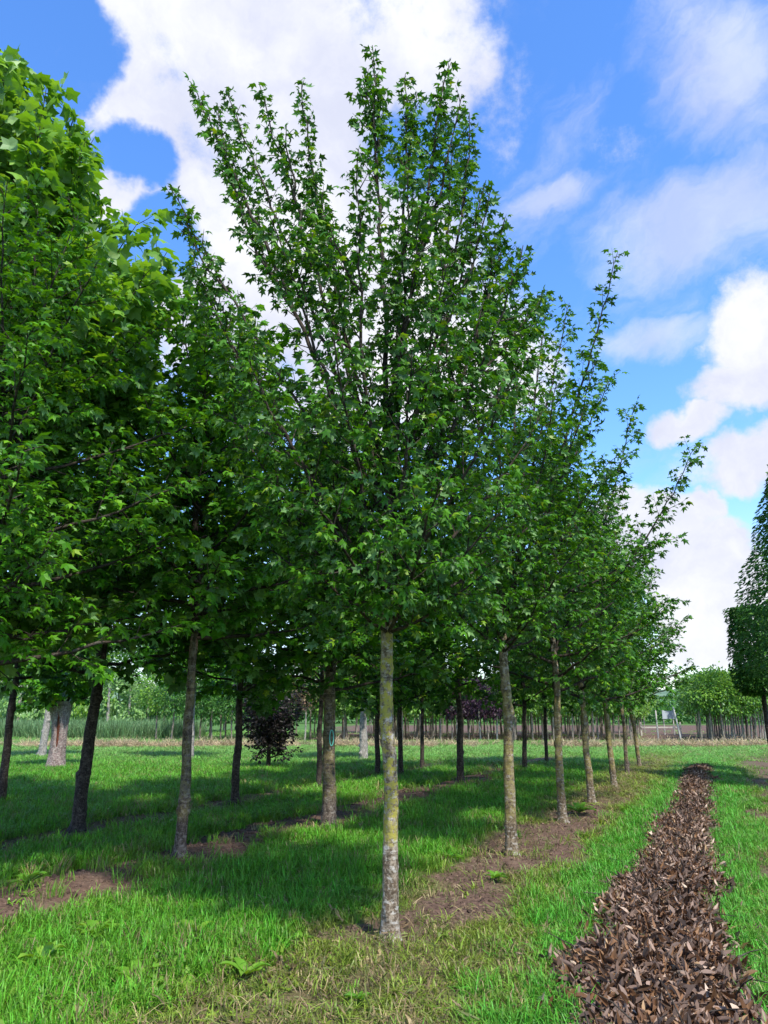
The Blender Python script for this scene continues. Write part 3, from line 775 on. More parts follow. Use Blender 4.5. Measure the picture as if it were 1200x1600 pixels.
def stem(h, r0, mat, seed):
    r = np.random.default_rng(seed)
    z = np.linspace(-.1, h, 10)
    P = np.stack([.02 * np.sin(z * 2 + seed), .02 * np.cos(z * 2.3), z], 1)
    V, Q = tube(P, np.linspace(r0, r0 * .7, 10) * (1 + .06 * r.standard_normal(10)), 7)
    return mesh('trunk', V, Q, mat, smooth=True)
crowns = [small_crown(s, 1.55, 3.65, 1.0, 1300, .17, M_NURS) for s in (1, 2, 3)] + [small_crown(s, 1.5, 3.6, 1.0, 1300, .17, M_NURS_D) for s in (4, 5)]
crown_purple = [small_crown(s, 1.35, 3.4, 1.05, 1300, .17, M_PURPLE) for s in (6, 7)]
crown_copper = small_crown(8, 1.7, 4.0, 1.1, 1300, .17, M_COPPER)
B_STEM1 = bark_mat('young_stem_pale', G(.20, .185, .15), G(.36, .34, .29), 0, pale=.2, bump=.2)
B_STEM2 = bark_mat('young_stem_brown', G(.13, .11, .085), G(.25, .215, .17), 0, pale=.2, bump=.2)
stems = [stem(1.95, .050, B_STEM1, 1), stem(1.95, .055, B_STEM2, 2), stem(1.95, .045, B_STEM1, 3), stem(1.95, .06, B_STEM2, 4)]
T2 = math.tan(R(20.6))
nn = 0
MARKS = [(280, 'slim grey trunk'), (367, 'black trunk'), (425, 'purple bush'), (513, 'tagged trunk'), (612, 'lichened trunk'), (720, 'straight black trunk'),
         (800, 'pale knotted trunk'), (872, 'third front trunk'), (920, 'fourth front trunk'), (958, 'fifth front trunk'), (1000, 'last front trunk'), (1065, 'leaning stake'), (1195, 'clipped tree trunk')]
def between(p):
    if p < 280: return 'just left of the slim grey trunk'
    for (a, na_), (b, nb_) in zip(MARKS, MARKS[1:]):
        if a <= p < b: return 'between %s and %s' % (na_, nb_)
    return 'right of the clipped tree trunk'
LINES = ['first', 'second', 'third', 'fourth'] + ['rear'] * 9
def ylabel(k, j, p): return '%s young tree, %s far line, %s' % (('light', 'yellowish', 'pale green', 'dark', 'deep green')[k], LINES[j], between(p))
def young(x, y, cm, sm, label, group, rz, sc, name='young_tree'):
    root = empty(name, (x, y, 0), label, 'tree', group, rz=rz)
    root.scale = (sc, sc, sc)
    link('trunk', sm, root); link('crown', cm, root)
ry = random.Random(5)
for j in range(10):
    y = 46.6 + j * 2.6
    for i in range(27):
        x = -13.5 + i * 1.12 + j * 2.6 * T2 * 1.0 + ry.uniform(-.12, .12)
        xf = x - (y - 46.6) * T2
        if xf > 15.2: continue
        pxx = PX + F * x / (y * CP - EYE * SP)
        if pxx < 225 or pxx > 1010 or (j > 5 and ry.random() < .45) or (j > 2 and pxx < 500 and ry.random() < .5): continue
        yy = y + ry.uniform(-.2, .2)
        if j < 2 and 690 < pxx < 785:
            young(x, yy, crown_purple[i % 2], stems[0], 'dark purple crowned young tree in %s far line, seen near straight black trunk' % LINES[j], 'purple trees in the far planting', ry.uniform(0, 6), 1.05)
        elif j == 0 and 465 < pxx < 500:
            young(x, yy, crown_copper, stems[0], 'pinkish copper crowned young tree in the far planting, right of the purple bush', 'copper tree in the far planting', 1.0, 1.12)
        else:
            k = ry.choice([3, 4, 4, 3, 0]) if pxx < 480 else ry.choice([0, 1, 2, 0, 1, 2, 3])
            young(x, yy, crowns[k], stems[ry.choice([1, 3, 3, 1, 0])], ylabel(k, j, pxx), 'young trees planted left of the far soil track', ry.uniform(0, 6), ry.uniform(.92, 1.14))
        nn += 1
for j in range(9):
    y = 46.2 + j * 2.4
    for i in range(12):
        x = 18.6 + i * .62 + j * 2.4 * T2 + ry.uniform(-.06, .06)
        pxx = PX + F * x / (y * CP - EYE * SP)
        if pxx > 1215 or j > 6 or (j > 3 and ry.random() < .5): continue
        k = ry.choice([0, 1, 3, 4, 2])
        young(x, y + ry.uniform(-.15, .15), crowns[k], stems[ry.randrange(4)], ylabel(k, j, pxx), 'young trees planted right of the far soil track', ry.uniform(0, 6), ry.uniform(.98, 1.12) * (1.1 if i > 4 else 1))
        nn += 1
print('young trees', nn)

# pale and dark trees farther off on the left
far_c = [small_crown(21, .5, 6.5, 1.7, 2600, .34, M_PALE, peak=.4), small_crown(22, 1.2, 7.5, 2.3, 2600, .36, M_NURS, peak=.4), small_crown(23, 1.0, 8.5, 2.4, 2600, .36, M_NURS_D, peak=.35),
         small_crown(24, .2, 4.6, 1.1, 1700, .26, M_PALE, peak=.4)]
st_far = stem(4.0, .11, B_STEM1, 9)
FAR = [(25, 62, 3, 'low blue green willow bush at the left edge of the far field', 1.3), (130, 66, 1, 'far light green tree between the pollard and the leaning black trunk', 1.0), (60, 70, 0, 'far pale tree behind the two stout field trunks', 1.1),
       (165, 60, 3, 'first slim pale willow right of the leaning black trunk', 1.1), (182, 68, 2, 'far dark green tree behind the slim pale willows', 1.1), (198, 61, 3, 'second slim pale willow right of the leaning black trunk', .95),
       (228, 63, 3, 'third slim pale willow, nearest the slim grey trunk', .9), (215, 74, 2, 'tall dark green far tree just left of the slim grey trunk', 1.1), (255, 64, 2, 'far dark tree hidden partly by the slim grey trunk', .95),
       (320, 66, 2, 'rounded dark green far tree right of the slim grey trunk', .9), (350, 72, 1, 'far light green tree left of the purple bush', 1.05), (100, 80, 2, 'far dark tree behind the pollard crown', 1.2), (10, 84, 1, 'farthest light tree at the left edge', 1.2)]
for pxx, y, k, lab, sc in FAR:
    x = (pxx - PX) / F * (y * CP - EYE * SP)
    root = empty('far_tree', (x, y, 0), lab, 'tree', 'trees beyond the far field', rz=pxx * .7)
    root.scale = (sc, sc, sc)
    link('trunk', st_far, root); link('crown', far_c[k], root)
woods = []
V0, F0 = L_TINY
r = np.random.default_rng(12)
nw = 30000
X = r.uniform(-120, 110, nw); Yw = 128 + r.uniform(0, 10, nw)
top = 2.6 + 2.6 * fnoise(X, X * 0, .16, 77, 4)
P = np.stack([X, Yw, r.random(nw) ** .8 * top], 1)
me = leaves_mesh('woodland', L_TINY, P, basis(r.normal(0, 1, (nw, 3)) + [0, -.5, 0], r.normal(0, .5, (nw, 3)) + [0, -.4, .8]), r.uniform(.5, 1.0, nw), np.clip(r.normal(.5, .2, nw), 0, 1), M_NURS_D)
tag(link('woodland', me), 'low far band of mixed green trees closing the view behind the planting', 'woodland', kind='stuff')

# small things at the mouth of the soil track
m, t = new_mat('weathered_pale_wood')
pos = t.n('ShaderNodeTexCoord').outputs['Object']
c = t.mix(t.noise(pos, 12, 5), (.34, .31, .27, 1), (.56, .53, .48, 1))
t.n('ShaderNodeOutputMaterial', None, Surface=t.n('ShaderNodeBsdfPrincipled', None, Base_Color=c, Roughness=.85).outputs[0])
M_WOOD = m
m, t = new_mat('white_board')
t.n('ShaderNodeOutputMaterial', None, Surface=t.n('ShaderNodeBsdfPrincipled', None, Base_Color=(.42, .47, .50, 1), Roughness=.6).outputs[0])
M_WHITE = m
def box(V, Fc, c, s):
    o = len(V)
    for sx in (-1, 1):
        for sy in (-1, 1):
            for sz in (-1, 1): V.append((c[0] + sx * s[0] / 2, c[1] + sy * s[1] / 2, c[2] + sz * s[2] / 2))
    for f in ((0, 1, 3, 2), (4, 6, 7, 5), (0, 4, 5, 1), (2, 3, 7, 6), (0, 2, 6, 4), (1, 5, 7, 3)): Fc.append([o + k for k in f])
def stake(px, py, h, lean, lab, dia=.09):
    x, y = ground(px, py)
    V, Q = tube(np.array([[0, 0, -.1], [lean * .3, 0, h * .3], [lean * .7, 0, h * .7], [lean, 0, h], [lean, 0, h + .04]]), [dia / 2] * 4 + [dia / 5], 8, .04)
    o = link('stake', mesh('stake', V, Q, M_WOOD, smooth=True), loc=(x, y, gz(x, y)))
    tag(o, lab, 'stake', 'stakes at the mouth of the soil track')
stake(1029, 1158, 1.75, -.02, 'upright pale stake standing in the mouth of the far soil track')
stake(1065, 1159, 1.95, -.30, 'pale stake leaning left at the right side of the far soil track', .10)
x, y = 1047, 62
sx_ = (1047 - PX) / F * (y * CP - EYE * SP)
sg = empty('sign_board', (sx_, y, 0), 'small whitish board on posts at the far end of the soil track', 'sign')
V, Fc = [], []; box(V, Fc, (0, 0, 1.5), (.95, .05, .62)); link('board', mesh('board', V, np.array(Fc), M_WHITE), sg)
for s in (-.38, .38):
    V, Fc = [], []; box(V, Fc, (s, .06, .9), (.08, .08, 1.9)); link('post', mesh('post', V, np.array(Fc), M_WOOD), sg)
gx0 = ground(1008, 1136)
gt = empty('rail_barrier', ((1034 - PX) / F * (58 * CP - EYE * SP), 58, 0), 'low pale rail barrier across the far soil track', 'barrier')
V, Fc = [], []; box(V, Fc, (0, 0, .62), (3.0, .06, .10)); link('rail', mesh('rail', V, np.array(Fc), M_WOOD), gt)
for s in (-1.45, 1.45):
    V, Fc = [], []; box(V, Fc, (s, .07, .45), (.10, .08, 1.1)); link('post', mesh('post', V, np.array(Fc), M_WOOD), gt)
# teal tag on the thick trunk
m, t = new_mat('teal_plastic')
t.n('ShaderNodeOutputMaterial', None, Surface=t.n('ShaderNodeBsdfPrincipled', None, Base_Color=(.12, .50, .42, 1), Roughness=.35).outputs[0])
tx_, ty_ = ground(513, 1297)
a = np.linspace(0, 2 * np.pi, 22)
lp = np.stack([.028 * np.cos(a), -.012 + 0 * a, .11 * np.sin(a)], 1)
V, Q = tube(lp, np.full(22, .0075), 6)
tg = link('tree_tag', mesh('tree_tag', V, Q, m, smooth=True), loc=(tx_ + .03, ty_ - .118, 1.26))
tg.rotation_euler.z = .25
tag(tg, 'small teal plastic loop tag hanging on the thick mossy trunk', 'tag')

# ------------------------------------------------------------ strip of dead leafy cuttings
_E = [(1690, 860, 1262), (1600, 880, 1235), (1540, 866, 1210), (1517, 868, 1196), (1490, 905, 1165), (1450, 916, 1135), (1400, 962, 1138), (1357, 990, 1128), (1337, 1002, 1108), (1310, 1003, 1128),
      (1283, 1028, 1122), (1250, 1056, 1118), (1217, 1063, 1117), (1203, 1080, 1114)]           # where the heap's two edges lie, from near to far
_S = np.array([lsc(*ground((a + b) / 2, y)) for y, a, b in _E])
_C = np.array([lq(*ground((a + b) / 2, y)) for y, a, b in _E]); _W = np.array([(lq(*ground(b, y)) - lq(*ground(a, y))) / 2 for y, a, b in _E])
def strip_half(s): return np.interp(s, _S, _W) * (.58 + .50 * fnoise(np.asarray(s), np.asarray(s) * 0 + 3, 2.2, 91, 3))
def strip_mid(s): return np.interp(s, _S, _C) - LEAF + .26 * (fnoise(np.asarray(s), np.asarray(s) * 0, 1.6, 93, 3) - .5)
sA, sB = lsc(*ground(1060, 1690)), lsc(*ground(1091, 1203))
row = empty('dead_leaf_strip', (0, 0, 0), 'long heaped strip of dead brown leafy cuttings running through the grass at right', 'leaf heap')
ns, nq = 260, 18
ss_ = np.linspace(sA, sB, ns); qq = np.linspace(-1, 1, nq)
SS, QQ = np.meshgrid(ss_, qq, indexing='ij')
def strip_h(s, q, hw):
    q = q + strip_mid(s); x = LD[0] * s + LP[0] * (LEAF + q); y = LD[1] * s + LP[1] * (LEAF + q)
    cap_ = np.clip(1 - (.9 * (q - strip_mid(s)) / hw) ** 2, 0, 1)
    lump = .10 + 1.5 * fnoise(x, y, 1.7, 95, 3) ** 1.3
    return x, y, height(x, y) + .12 * cap_ ** .7 * lump
HW = strip_half(SS) * .8
LX, LY, LZ = strip_h(SS, QQ * HW * .93, HW)
ii = np.arange(ns * nq).reshape(ns, nq)
Fl = np.stack([ii[:-1, :-1].ravel(), ii[1:, :-1].ravel(), ii[1:, 1:].ravel(), ii[:-1, 1:].ravel()], 1)
m, t = new_mat('leaf_mould')
pos = t.n('ShaderNodeTexCoord').outputs['Object']
c = t.mix(t.noise(pos, 30, 6, .7), (.030, .018, .012, 1), (.10, .062, .042, 1))
t.n('ShaderNodeOutputMaterial', None, Surface=t.n('ShaderNodeBsdfPrincipled', None, Base_Color=c, Roughness=.95).outputs[0])
link('mound', mesh('mound', np.stack([LX.ravel(), LY.ravel(), LZ.ravel() - .02], 1), Fl, m, smooth=True), row)
r = np.random.default_rng(17)
nl = 68000
s = sA + (sB - sA) * r.random(nl) ** 1.5
hw = strip_half(s)
q = (r.random(nl) * 2 - 1) ** 1 * hw * 1.05
hw = hw * (.72 + .56 * fnoise(s + np.sign(q) * 40, s * 0 + np.sign(q) * 9, 5.5, 37, 3)); q = np.clip(q, -hw * 1.02, hw * 1.02) + r.normal(0, .035, nl)
edge = r.random(nl) < .05
q = np.where(edge, np.sign(q) * hw * (1 + .55 * r.random(nl) ** 2), q)
x, y, z = strip_h(s, q, hw)
P = np.stack([x, y, z + .005 + .055 * r.random(nl)], 1)
A = r.normal(0, 1, (nl, 3)) * [1, 1, .6] + [0, 0, .15]
N = r.normal(0, .8, (nl, 3)) + [0, 0, .45]
B = basis(A, N); Sz = np.clip(r.lognormal(-2.95, .42, nl), .018, .095); tn = np.clip(r.normal(.42, .26, nl) + .25 * (fnoise(x, y, 1.2, 66) - .5), 0, 1)
px, py, dep = proj(P)
vis = (px > 3) & (px < 1197) & (py < 1597)
score = np.where(vis, Sz / dep * (.4 + r.random(nl)), 0)
top = np.argsort(-score)[:300]
keep = np.ones(nl, bool); keep[top] = False
half = r.random(nl) < .5
for tm__, sel in ((L_CURL, keep & half), (L_CURL2, keep & ~half)):
    tag(link('litter', leaves_mesh('litter', tm__, P[sel], B[sel], Sz[sel], tn[sel], M_DEAD), row), kind='stuff')
lms = [mesh('leaf', L_CURL[0] * [1.15, 1, 1], L_CURL[1], M_DEAD, {'tone': ('FACE', np.full(len(L_CURL[1]), v_))}) for v_ in np.linspace(.05, .9, 8)]
for i in top:
    o = link('leaf', lms[int(min(.99, tn[i]) * 8)], row)
    o.matrix_local = Matrix([[*(B[i][0] * Sz[i]), P[i][0]], [*(B[i][1] * Sz[i]), P[i][1]], [*(B[i][2] * Sz[i]), P[i][2] + .03], [0, 0, 0, 1]])
tb = Tubes()
for k in range(1100):
    s0 = sA + (sB - sA) * r.random() ** 1.4; h0 = float(strip_half(np.array([s0]))[0]); q0 = r.uniform(-1, 1) * h0 * .95
    X_, Y_, Z_ = strip_h(np.array([s0]), np.array([q0]), np.array([h0]))
    p = np.array([X_[0], Y_[0], Z_[0] + .03]); d = up(r.normal(0, 1, 3) * [1, 1, .18] + [0, 0, .10]) * r.uniform(.08, .32)
    tb.add(bez(p, p + d * .5 + r.normal(0, .03, 3), p + d, 4), np.linspace(.006, .0025, 4), 4)
tag(link('twigs', tb.mesh('twigs', B_TWIG), row), kind='stuff')

# ------------------------------------------------------------ broad leaved weeds
def weed(px, py, n, L, lab, name='dock_plant', seed=0, rise=.7, tone=.6):
    r = np.random.default_rng(seed + 200)
    x, y = ground(px, py); L = L * 1.05; n = n + 3; rise = rise * 1.15
    root = empty(name, (x, y, gz(x, y) + .03), lab, 'plant', 'broad leaved weeds in the grass')
    V0 = L_DOCK[0].copy()
    # subdivide the blade along its length for a real bend
    k = np.linspace(0, 1, 7); wv_ = .115 * np.sin(np.pi * k ** .8) ** .8 + .008
    for i in range(n):
        a = i * 2.4 + r.uniform(-.3, .3); l = L * r.uniform(.7, 1.15); el = r.uniform(.35, 1.0) * rise
        zc = .02 * np.sin(k * 9 + r.uniform(0, 6))
        out = k * l * math.cos(el); hh = k * l * math.sin(el) * (1.25 - .75 * k ** 1.6)
        cen = np.stack([out * math.cos(a), out * math.sin(a), hh], 1)
        sd = np.array([-math.sin(a), math.cos(a), 0])
        W_ = (wv_ * l * 1.25)[:, None]
        Lf = cen + sd * W_ + [0, 0, .012]; Rt = cen - sd * W_ + [0, 0, .012]; Lf[:, 2] += zc * l * .8; Rt[:, 2] -= zc * l * .8
        V = np.concatenate([cen, Lf, Rt]); m_ = 7
        f = [[j, j + 1, m_ + j + 1, m_ + j] for j in range(6)] + [[j + 1, j, 2 * m_ + j, 2 * m_ + j + 1] for j in range(6)]
        tn_ = float(np.clip(tone + r.normal(0, .15), 0, 1))
        link('leaf', mesh('leaf', V, np.array(f), M_WEED, {'tone': ('FACE', np.full(12, tn_))}, True), root)
weed(66, 1512, 5, .22, 'pale upright dock plant at the bottom left, its biggest leaf standing on edge', seed=1, rise=1.2, tone=.8)
weed(385, 1535, 4, .19, 'dock plant sprawling at the edge of the yellow grass, left of the tall trunk foot', seed=2, rise=.6, tone=.75)
weed(472, 1478, 5, .10, 'small round leaved weed in the dry grass left of the tall trunk', seed=3, tone=.5)
weed(560, 1410, 6, .13, 'weed with upright leaves just left behind the lichened trunk', seed=4, rise=1.2)
weed(240, 1402, 8, .16, 'dark weed growing in the bare soil below the slim grey trunk', seed=5, tone=.1)
weed(372, 1392, 9, .18, 'leafy weed at the right end of the brown soil mound', seed=6, tone=.4)
weed(700, 1350, 8, .18, 'weed in the shaded grass between the first two front row trunks', seed=7, tone=.4)
weed(300, 1470, 8, .2, 'low dock plant in the bright grass at left centre', seed=8, rise=.8, tone=.8)
weed(150, 1470, 7, .2, 'dock plant in bright grass above the pale upright one', seed=9, rise=.9, tone=.7)
weed(40, 1400, 7, .22, 'coarse weed in the shade near the left edge', seed=10, tone=.3)
weed(905, 1275, 8, .3, 'coarse weed at the foot of the fourth front row trunk', seed=11, tone=.4)
weed(775, 1385, 6, .13, 'weed seedling on bare soil in front of the pale knotted trunk', seed=12, tone=.4)
weed(560, 1575, 3, .08, 'small weed in the yellow strip at the bottom middle', seed=13, tone=.5)
weed(500, 1330, 8, .2, 'weed in shaded grass in front of the tagged trunk', seed=14, tone=.4)
weed(215, 1540, 7, .22, 'broad leaved weed in lush grass at bottom left centre', seed=15, tone=.75)

# ------------------------------------------------------------ grass by geometry nodes
def tuft(name, seed, n, h, wd, spread, lean, mat):
    r = np.random.default_rng(seed)
    V = []; Fc = []; tone = []
    for i in range(n):
        a, rr = r.uniform(0, 6.28), spread * math.sqrt(r.random())
        b = np.array([rr * math.cos(a), rr * math.sin(a), -.01])
        l = h * r.uniform(.5, 1.15); da = r.uniform(0, 6.28)
        d = np.array([math.cos(da), math.sin(da), 0]) * lean * r.uniform(.2, 1.3)
        sd = np.array([-math.sin(da), math.cos(da), 0]) * wd * r.uniform(.6, 1.2) / 2
        o = len(V)
        for u, wk in ((0, .8), (.4, 1), (.75, .75)):
            p = b + np.array([0, 0, l * u * (1 - .15 * lean * u * u)]) + d * l * u * u
            V += [p - sd * wk, p + sd * wk]
        V.append(b + np.array([0, 0, l * (1 - .35 * lean)]) + d * l)
        Fc += [(o, o + 1, o + 3), (o, o + 3, o + 2), (o + 2, o + 3, o + 5), (o + 2, o + 5, o + 4), (o + 4, o + 5, o + 6)]
        tone += [r.random()] * 5
    return mesh(name, np.array(V), np.array(Fc), mat, {'tone': ('FACE', tone)})
def grass_mat(name):
    m, t = new_mat(name)
    tint = attr(t, 'tint', 'INSTANCER', 'Vector')
    v = attr(t, 'tone')
    c = t.n('ShaderNodeHueSaturation', None, Hue=t.m('ADD', .485, t.m('MULTIPLY', v, .03)), Saturation=1.0, Value=t.m('ADD', .6, t.m('MULTIPLY', v, .8)), Color=tint).outputs[0]
    bs = t.n('ShaderNodeBsdfPrincipled', None, Base_Color=c, Roughness=.5, Specular_IOR_Level=.35)
    tr = t.n('ShaderNodeBsdfTranslucent', None, Color=c)
    mx = t.n('ShaderNodeMixShader', None, i0=.3, i1=bs.outputs[0], i2=tr.outputs[0])
    t.n('ShaderNodeOutputMaterial', None, Surface=mx.outputs[0])
    return m
M_GRASS = grass_mat('grass_blade')
def scatter(name, label, tufts, P, rot, scale, pick, tint):
    cl = bpy.data.collections.new(name + '_tufts')
    for i, me in enumerate(tufts):
        cl.objects.link(bpy.data.objects.new('%s_tuft_%02d' % (name, i), me))
    me = bpy.data.meshes.new(name)
    me.vertices.add(len(P)); me.vertices.foreach_set('co', P.astype(np.float32).ravel())
    for k, ty, arr, fld in (('rot', 'FLOAT_VECTOR', rot, 'vector'), ('scl', 'FLOAT_VECTOR', scale, 'vector'), ('pick', 'INT', pick, 'value'), ('tint', 'FLOAT_VECTOR', tint, 'vector')):
        at_ = me.attributes.new(k, ty, 'POINT')
        at_.data.foreach_set(fld, np.asarray(arr, dtype=np.int32 if ty == 'INT' else np.float32).ravel())
    ob = link(name, me)
    ng = bpy.data.node_groups.new(name, 'GeometryNodeTree')
    ng.interface.new_socket('Geometry', in_out='INPUT', socket_type='NodeSocketGeometry')
    ng.interface.new_socket('Geometry', in_out='OUTPUT', socket_type='NodeSocketGeometry')
    N = ng.nodes; Lk = ng.links
    gi, go = N.new('NodeGroupInput'), N.new('NodeGroupOutput')
    ci = N.new('GeometryNodeCollectionInfo'); ci.inputs['Collection'].default_value = cl; ci.inputs['Separate Children'].default_value = True; ci.inputs['Reset Children'].default_value = True
    ip = N.new('GeometryNodeInstanceOnPoints'); ip.inputs['Pick Instance'].default_value = True
    m2p = N.new('GeometryNodeMeshToPoints')
    def na(nm, ty):
        q_ = N.new('GeometryNodeInputNamedAttribute'); q_.data_type = ty; q_.inputs['Name'].default_value = nm; return q_.outputs['Attribute']
    e2r = N.new('FunctionNodeEulerToRotation')
    Lk.new(na('rot', 'FLOAT_VECTOR'), e2r.inputs[0])
    Lk.new(gi.outputs[0], m2p.inputs['Mesh']); Lk.new(m2p.outputs[0], ip.inputs['Points'])
    Lk.new(ci.outputs[0], ip.inputs['Instance']); Lk.new(na('pick', 'INT'), ip.inputs['Instance Index'])
    Lk.new(e2r.outputs[0], ip.inputs['Rotation']); Lk.new(na('scl', 'FLOAT_VECTOR'), ip.inputs['Scale'])
    Lk.new(ip.outputs[0], go.inputs[0])
    md = ob.modifiers.new('scatter', 'NODES'); md.node_group = ng
    return tag(ob, label, 'grass', kind='stuff')
r = np.random.default_rng(99)
XY = []; lv = []
for y0, y1, dn in ((3.9, 7.5, 330), (7.5, 11, 230), (11, 16, 140), (16, 24, 80), (24, 34, 42), (34, 48, 22), (48, 75, 6)):
    xm = y1 * .56 + 1.6
    n = int((y1 - y0) * 2 * xm * dn)
    p = np.stack([r.uniform(-xm, xm, n), r.uniform(y0, y1, n)], 1)
    XY.append(p); lv.append(np.full(n, {330: 1.0, 230: 1.1, 140: 1.35, 80: 1.7, 42: 2.2, 22: 2.8, 6: 4.0}[dn]))
XY = np.concatenate(XY); lv = np.concatenate(lv)
x, y = XY.T
so, dy_ = strips(x, y)
q = qcoord(x, y); sc_ = lsc(x, y)
hwl = strip_half(np.clip(sc_, sA, sB)); rnd0 = r.random(len(x))
inleaf = (np.abs(lq(x, y) - LEAF - strip_mid(sc_)) < hwl * (.55 + .5 * fnoise(x, y, 3.0, 58))) & (rnd0 > .16 * fnoise(x, y, 2, 57)) & (sc_ < sB + .1)
rnd = r.random(len(x))
keep = (rnd > np.clip(so * 1.25, 0, .96)) & ~inleaf
# thinner, shorter, yellower in the strips
keep &= ~((dy_ > .5) & (r.random(len(x)) < .35))
x, y, q, lv, so, dy_, sc_ = [a[keep] for a in (x, y, q, lv, so, dy_, sc_)]
n = len(x)
lush = fnoise(x, y, .7, 7, 3); pat = fnoise(x, y, .25, 17, 3)
hgt = (.62 + .75 * lush) * (1 - .55 * dy_) * np.where(y > 26, .75, 1)
rightlane = (q > ROW1 + .8)
hgt = hgt * np.where(rightlane, .80, 1)
g0 = np.array([.076, .275, .014]); g1 = np.array([.066, .265, .024]); gy = np.array([.185, .250, .028]); gt_ = np.array([.30, .235, .11]); gl = np.array([.130, .340, .020])
tint = g0[None] * (1 - pat[:, None]) + gl[None] * pat[:, None]
tint = np.where(rightlane[:, None], tint * .45 + g1 * .65, tint)
farf = np.clip((y - 22) / 12, 0, 1)[:, None]
tint = tint * (1 - farf) + farf * (np.array([.18, .36, .075]))
dm = np.clip(dy_ * 1.15 + r.normal(0, .22, n), 0, 1)[:, None]
tint = tint * (1 - dm) + gy * dm
tan_ = (r.random(n) < .05 + .18 * dy_)
tint[tan_] = gt_ * r.uniform(.6, 1.2, tan_.sum())[:, None]
tint *= r.uniform(.75, 1.25, n)[:, None]
rot = np.stack([r.normal(0, .12, n), r.normal(0, .12, n), r.uniform(0, 6.28, n)], 1)
scl = np.stack([lv, lv, hgt * r.uniform(.75, 1.2, n) * (.9 + .1 * lv)], 1)
tufts = [tuft('tuft', k, 15, .185, .0066, .075, (.35, .6, .9, 1.1, .5, .8)[k], M_GRASS) for k in range(6)] + [tuft('tuft', 6, 8, .10, .024, .07, 1.1, M_GRASS), tuft('tuft', 7, 7, .15, .020, .06, .8, M_GRASS)]
P = np.stack([x, y, height(x, y)], 1)
pk = r.integers(0, 6, n); bl = (r.random(n) < (.08 + .20 * (x < -.4) * (y < 7.5) * (fnoise(x, y, .9, 23) > .42)) * (1 - rightlane)) & (y < 20); pk[bl] = 6 + r.integers(0, 2, bl.sum()); tint[bl] *= 1.15
scatter('grass', 'lush green meadow grass between the tree rows', tufts, P, rot, scl, pk, tint)
print('grass tufts', n)

# taller pale grass beyond the mown field on the left
n = 5200
x = r.uniform(-46, -13, n); y = r.uniform(50, 58, n)
P = np.stack([x, y, np.zeros(n)], 1)
tt = np.array([.15, .26, .10]) * r.uniform(.7, 1.25, n)[:, None]
scatter('tall_grass', 'taller pale grass standing beyond the mown field at left', tufts, P, np.stack([r.normal(0, .15, n), r.normal(0, .15, n), r.uniform(0, 6, n)], 1),
        np.stack([np.full(n, 4.2), np.full(n, 4.2), r.uniform(5, 9, n)], 1), r.integers(0, 6, n), tt)
# lines of dried hay across the field
hay = []
for yc, wd, dens in ((38.6, .55, 2600), (40.2, .3, 700)):
    x = r.uniform(-24, 24, dens); y = yc + r.normal(0, wd * .5, dens) + (fnoise(x, x * 0, .3, 13) - .5) * 1.6
    ok = fnoise(x, x * 0 + yc, .6, 14) > .36
    hay.append(np.stack([x[ok], y[ok], np.zeros(ok.sum())], 1))
P = np.concatenate(hay); n = len(P); P[:, 2] = height(P[:, 0], P[:, 1]) + r.uniform(0, .12, n)
scatter('hay', 'windrow of dried tan hay lying across the field', tufts, P, np.stack([r.normal(0, 1.0, n), r.normal(0, 1.0, n), r.uniform(0, 6, n)], 1),
        np.stack([r.uniform(1.6, 3, n)] * 2 + [r.uniform(1.5, 3, n)], 1), r.integers(0, 6, n), np.array([.52, .40, .24]) * r.uniform(.5, 1.2, n)[:, None])
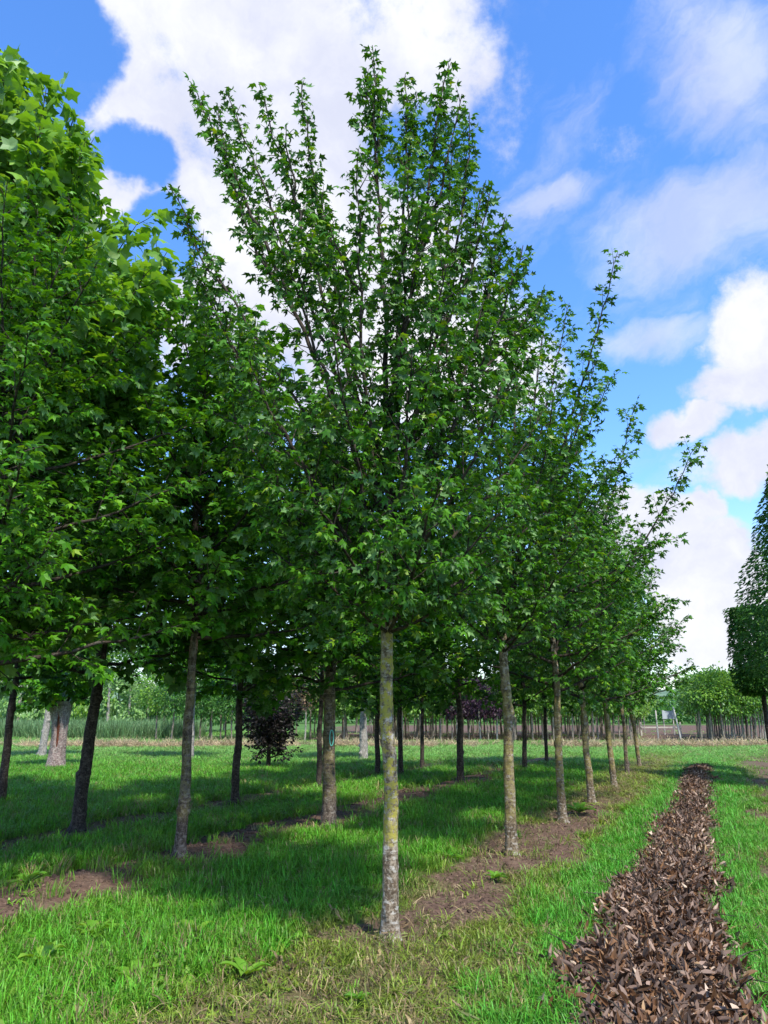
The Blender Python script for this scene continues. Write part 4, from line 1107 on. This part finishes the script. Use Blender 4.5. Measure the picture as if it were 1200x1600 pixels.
# short dry stalks and litter on the bare strips
XY = np.stack([r.uniform(-7, 9, 70000), 4.2 + 22 * r.random(70000) ** 1.3], 1)
so, dd = strips(XY[:, 0], XY[:, 1]); q = qcoord(XY[:, 0], XY[:, 1])
ok = (dd > .45) & (r.random(len(XY)) < (.55 + .4 * dd) * (1 - .72 * so)) & (np.abs(lq(XY[:, 0], XY[:, 1]) - LEAF) > .7)
P = XY[ok]; n = len(P); P = np.stack([P[:, 0], P[:, 1], height(P[:, 0], P[:, 1])], 1)
tc = np.where(r.random(n)[:, None] < .45, np.array([.30, .22, .11]), np.array([.17, .20, .05])) * r.uniform(.6, 1.25, n)[:, None]
few = [tuft('dry_tuft', 20 + k, 5, .085, .0055, .06, 1.2, M_GRASS) for k in range(4)]
scatter('dry_grass', 'short yellowish dry grass and stalks on the bare strips under the rows', few, P, np.stack([r.normal(0, .6, n), r.normal(0, .6, n), r.uniform(0, 6, n)], 1),
        np.stack([r.uniform(.8, 1.5, n)] * 3, 1), r.integers(0, 4, n), tc)
print('tris', sum(len(o.data.polygons) for o in bpy.data.objects if o.type == 'MESH'))

# crumbs and clods of soil, bits of bark
m, t = new_mat('soil_crumb')
tint_ = attr(t, 'tint', 'INSTANCER', 'Vector')
t.n('ShaderNodeOutputMaterial', None, Surface=t.n('ShaderNodeBsdfPrincipled', None, Base_Color=tint_, Roughness=.95, Specular_IOR_Level=.1).outputs[0])
OV = np.array([[1, 0, 0], [-1, 0, 0], [0, 1, 0], [0, -1, 0], [0, 0, 1], [0, 0, -1], [.6, .6, .5], [-.6, .5, .6], [.5, -.6, .6]], float)
OF = np.array([[0, 6, 4], [6, 2, 4], [2, 7, 4], [7, 1, 4], [1, 3, 4], [3, 8, 4], [8, 0, 4], [0, 2, 6], [2, 1, 7], [3, 0, 8], [0, 5, 2], [2, 5, 1], [1, 5, 3], [3, 5, 0]])
cl_ = [mesh('crumb', OV * r.uniform(.6, 1.1, OV.shape) * [.016, .012, .010], OF, m) for k in range(5)]
XY = np.stack([r.uniform(-7, 9, 90000), 4.2 + 20 * r.random(90000) ** 1.5], 1)
so, dd = strips(XY[:, 0], XY[:, 1])
ok = (so > .25) & (r.random(len(XY)) < .2 + so) & (np.abs(lq(XY[:, 0], XY[:, 1]) - LEAF) > .7)
P = XY[ok]; n = len(P); P = np.stack([P[:, 0], P[:, 1], height(P[:, 0], P[:, 1])], 1)
o = scatter('soil_crumbs', 'loose brown soil crumbs and clods on the bare strips', cl_, P, r.uniform(0, 6.28, (n, 3)),
        np.repeat(np.clip(r.lognormal(-.2, .6, n), .3, 3.2)[:, None], 3, 1), r.integers(0, 5, n),
        np.array([.125, .082, .058]) * r.uniform(.45, 1.5, n)[:, None])
o['category'] = 'soil'
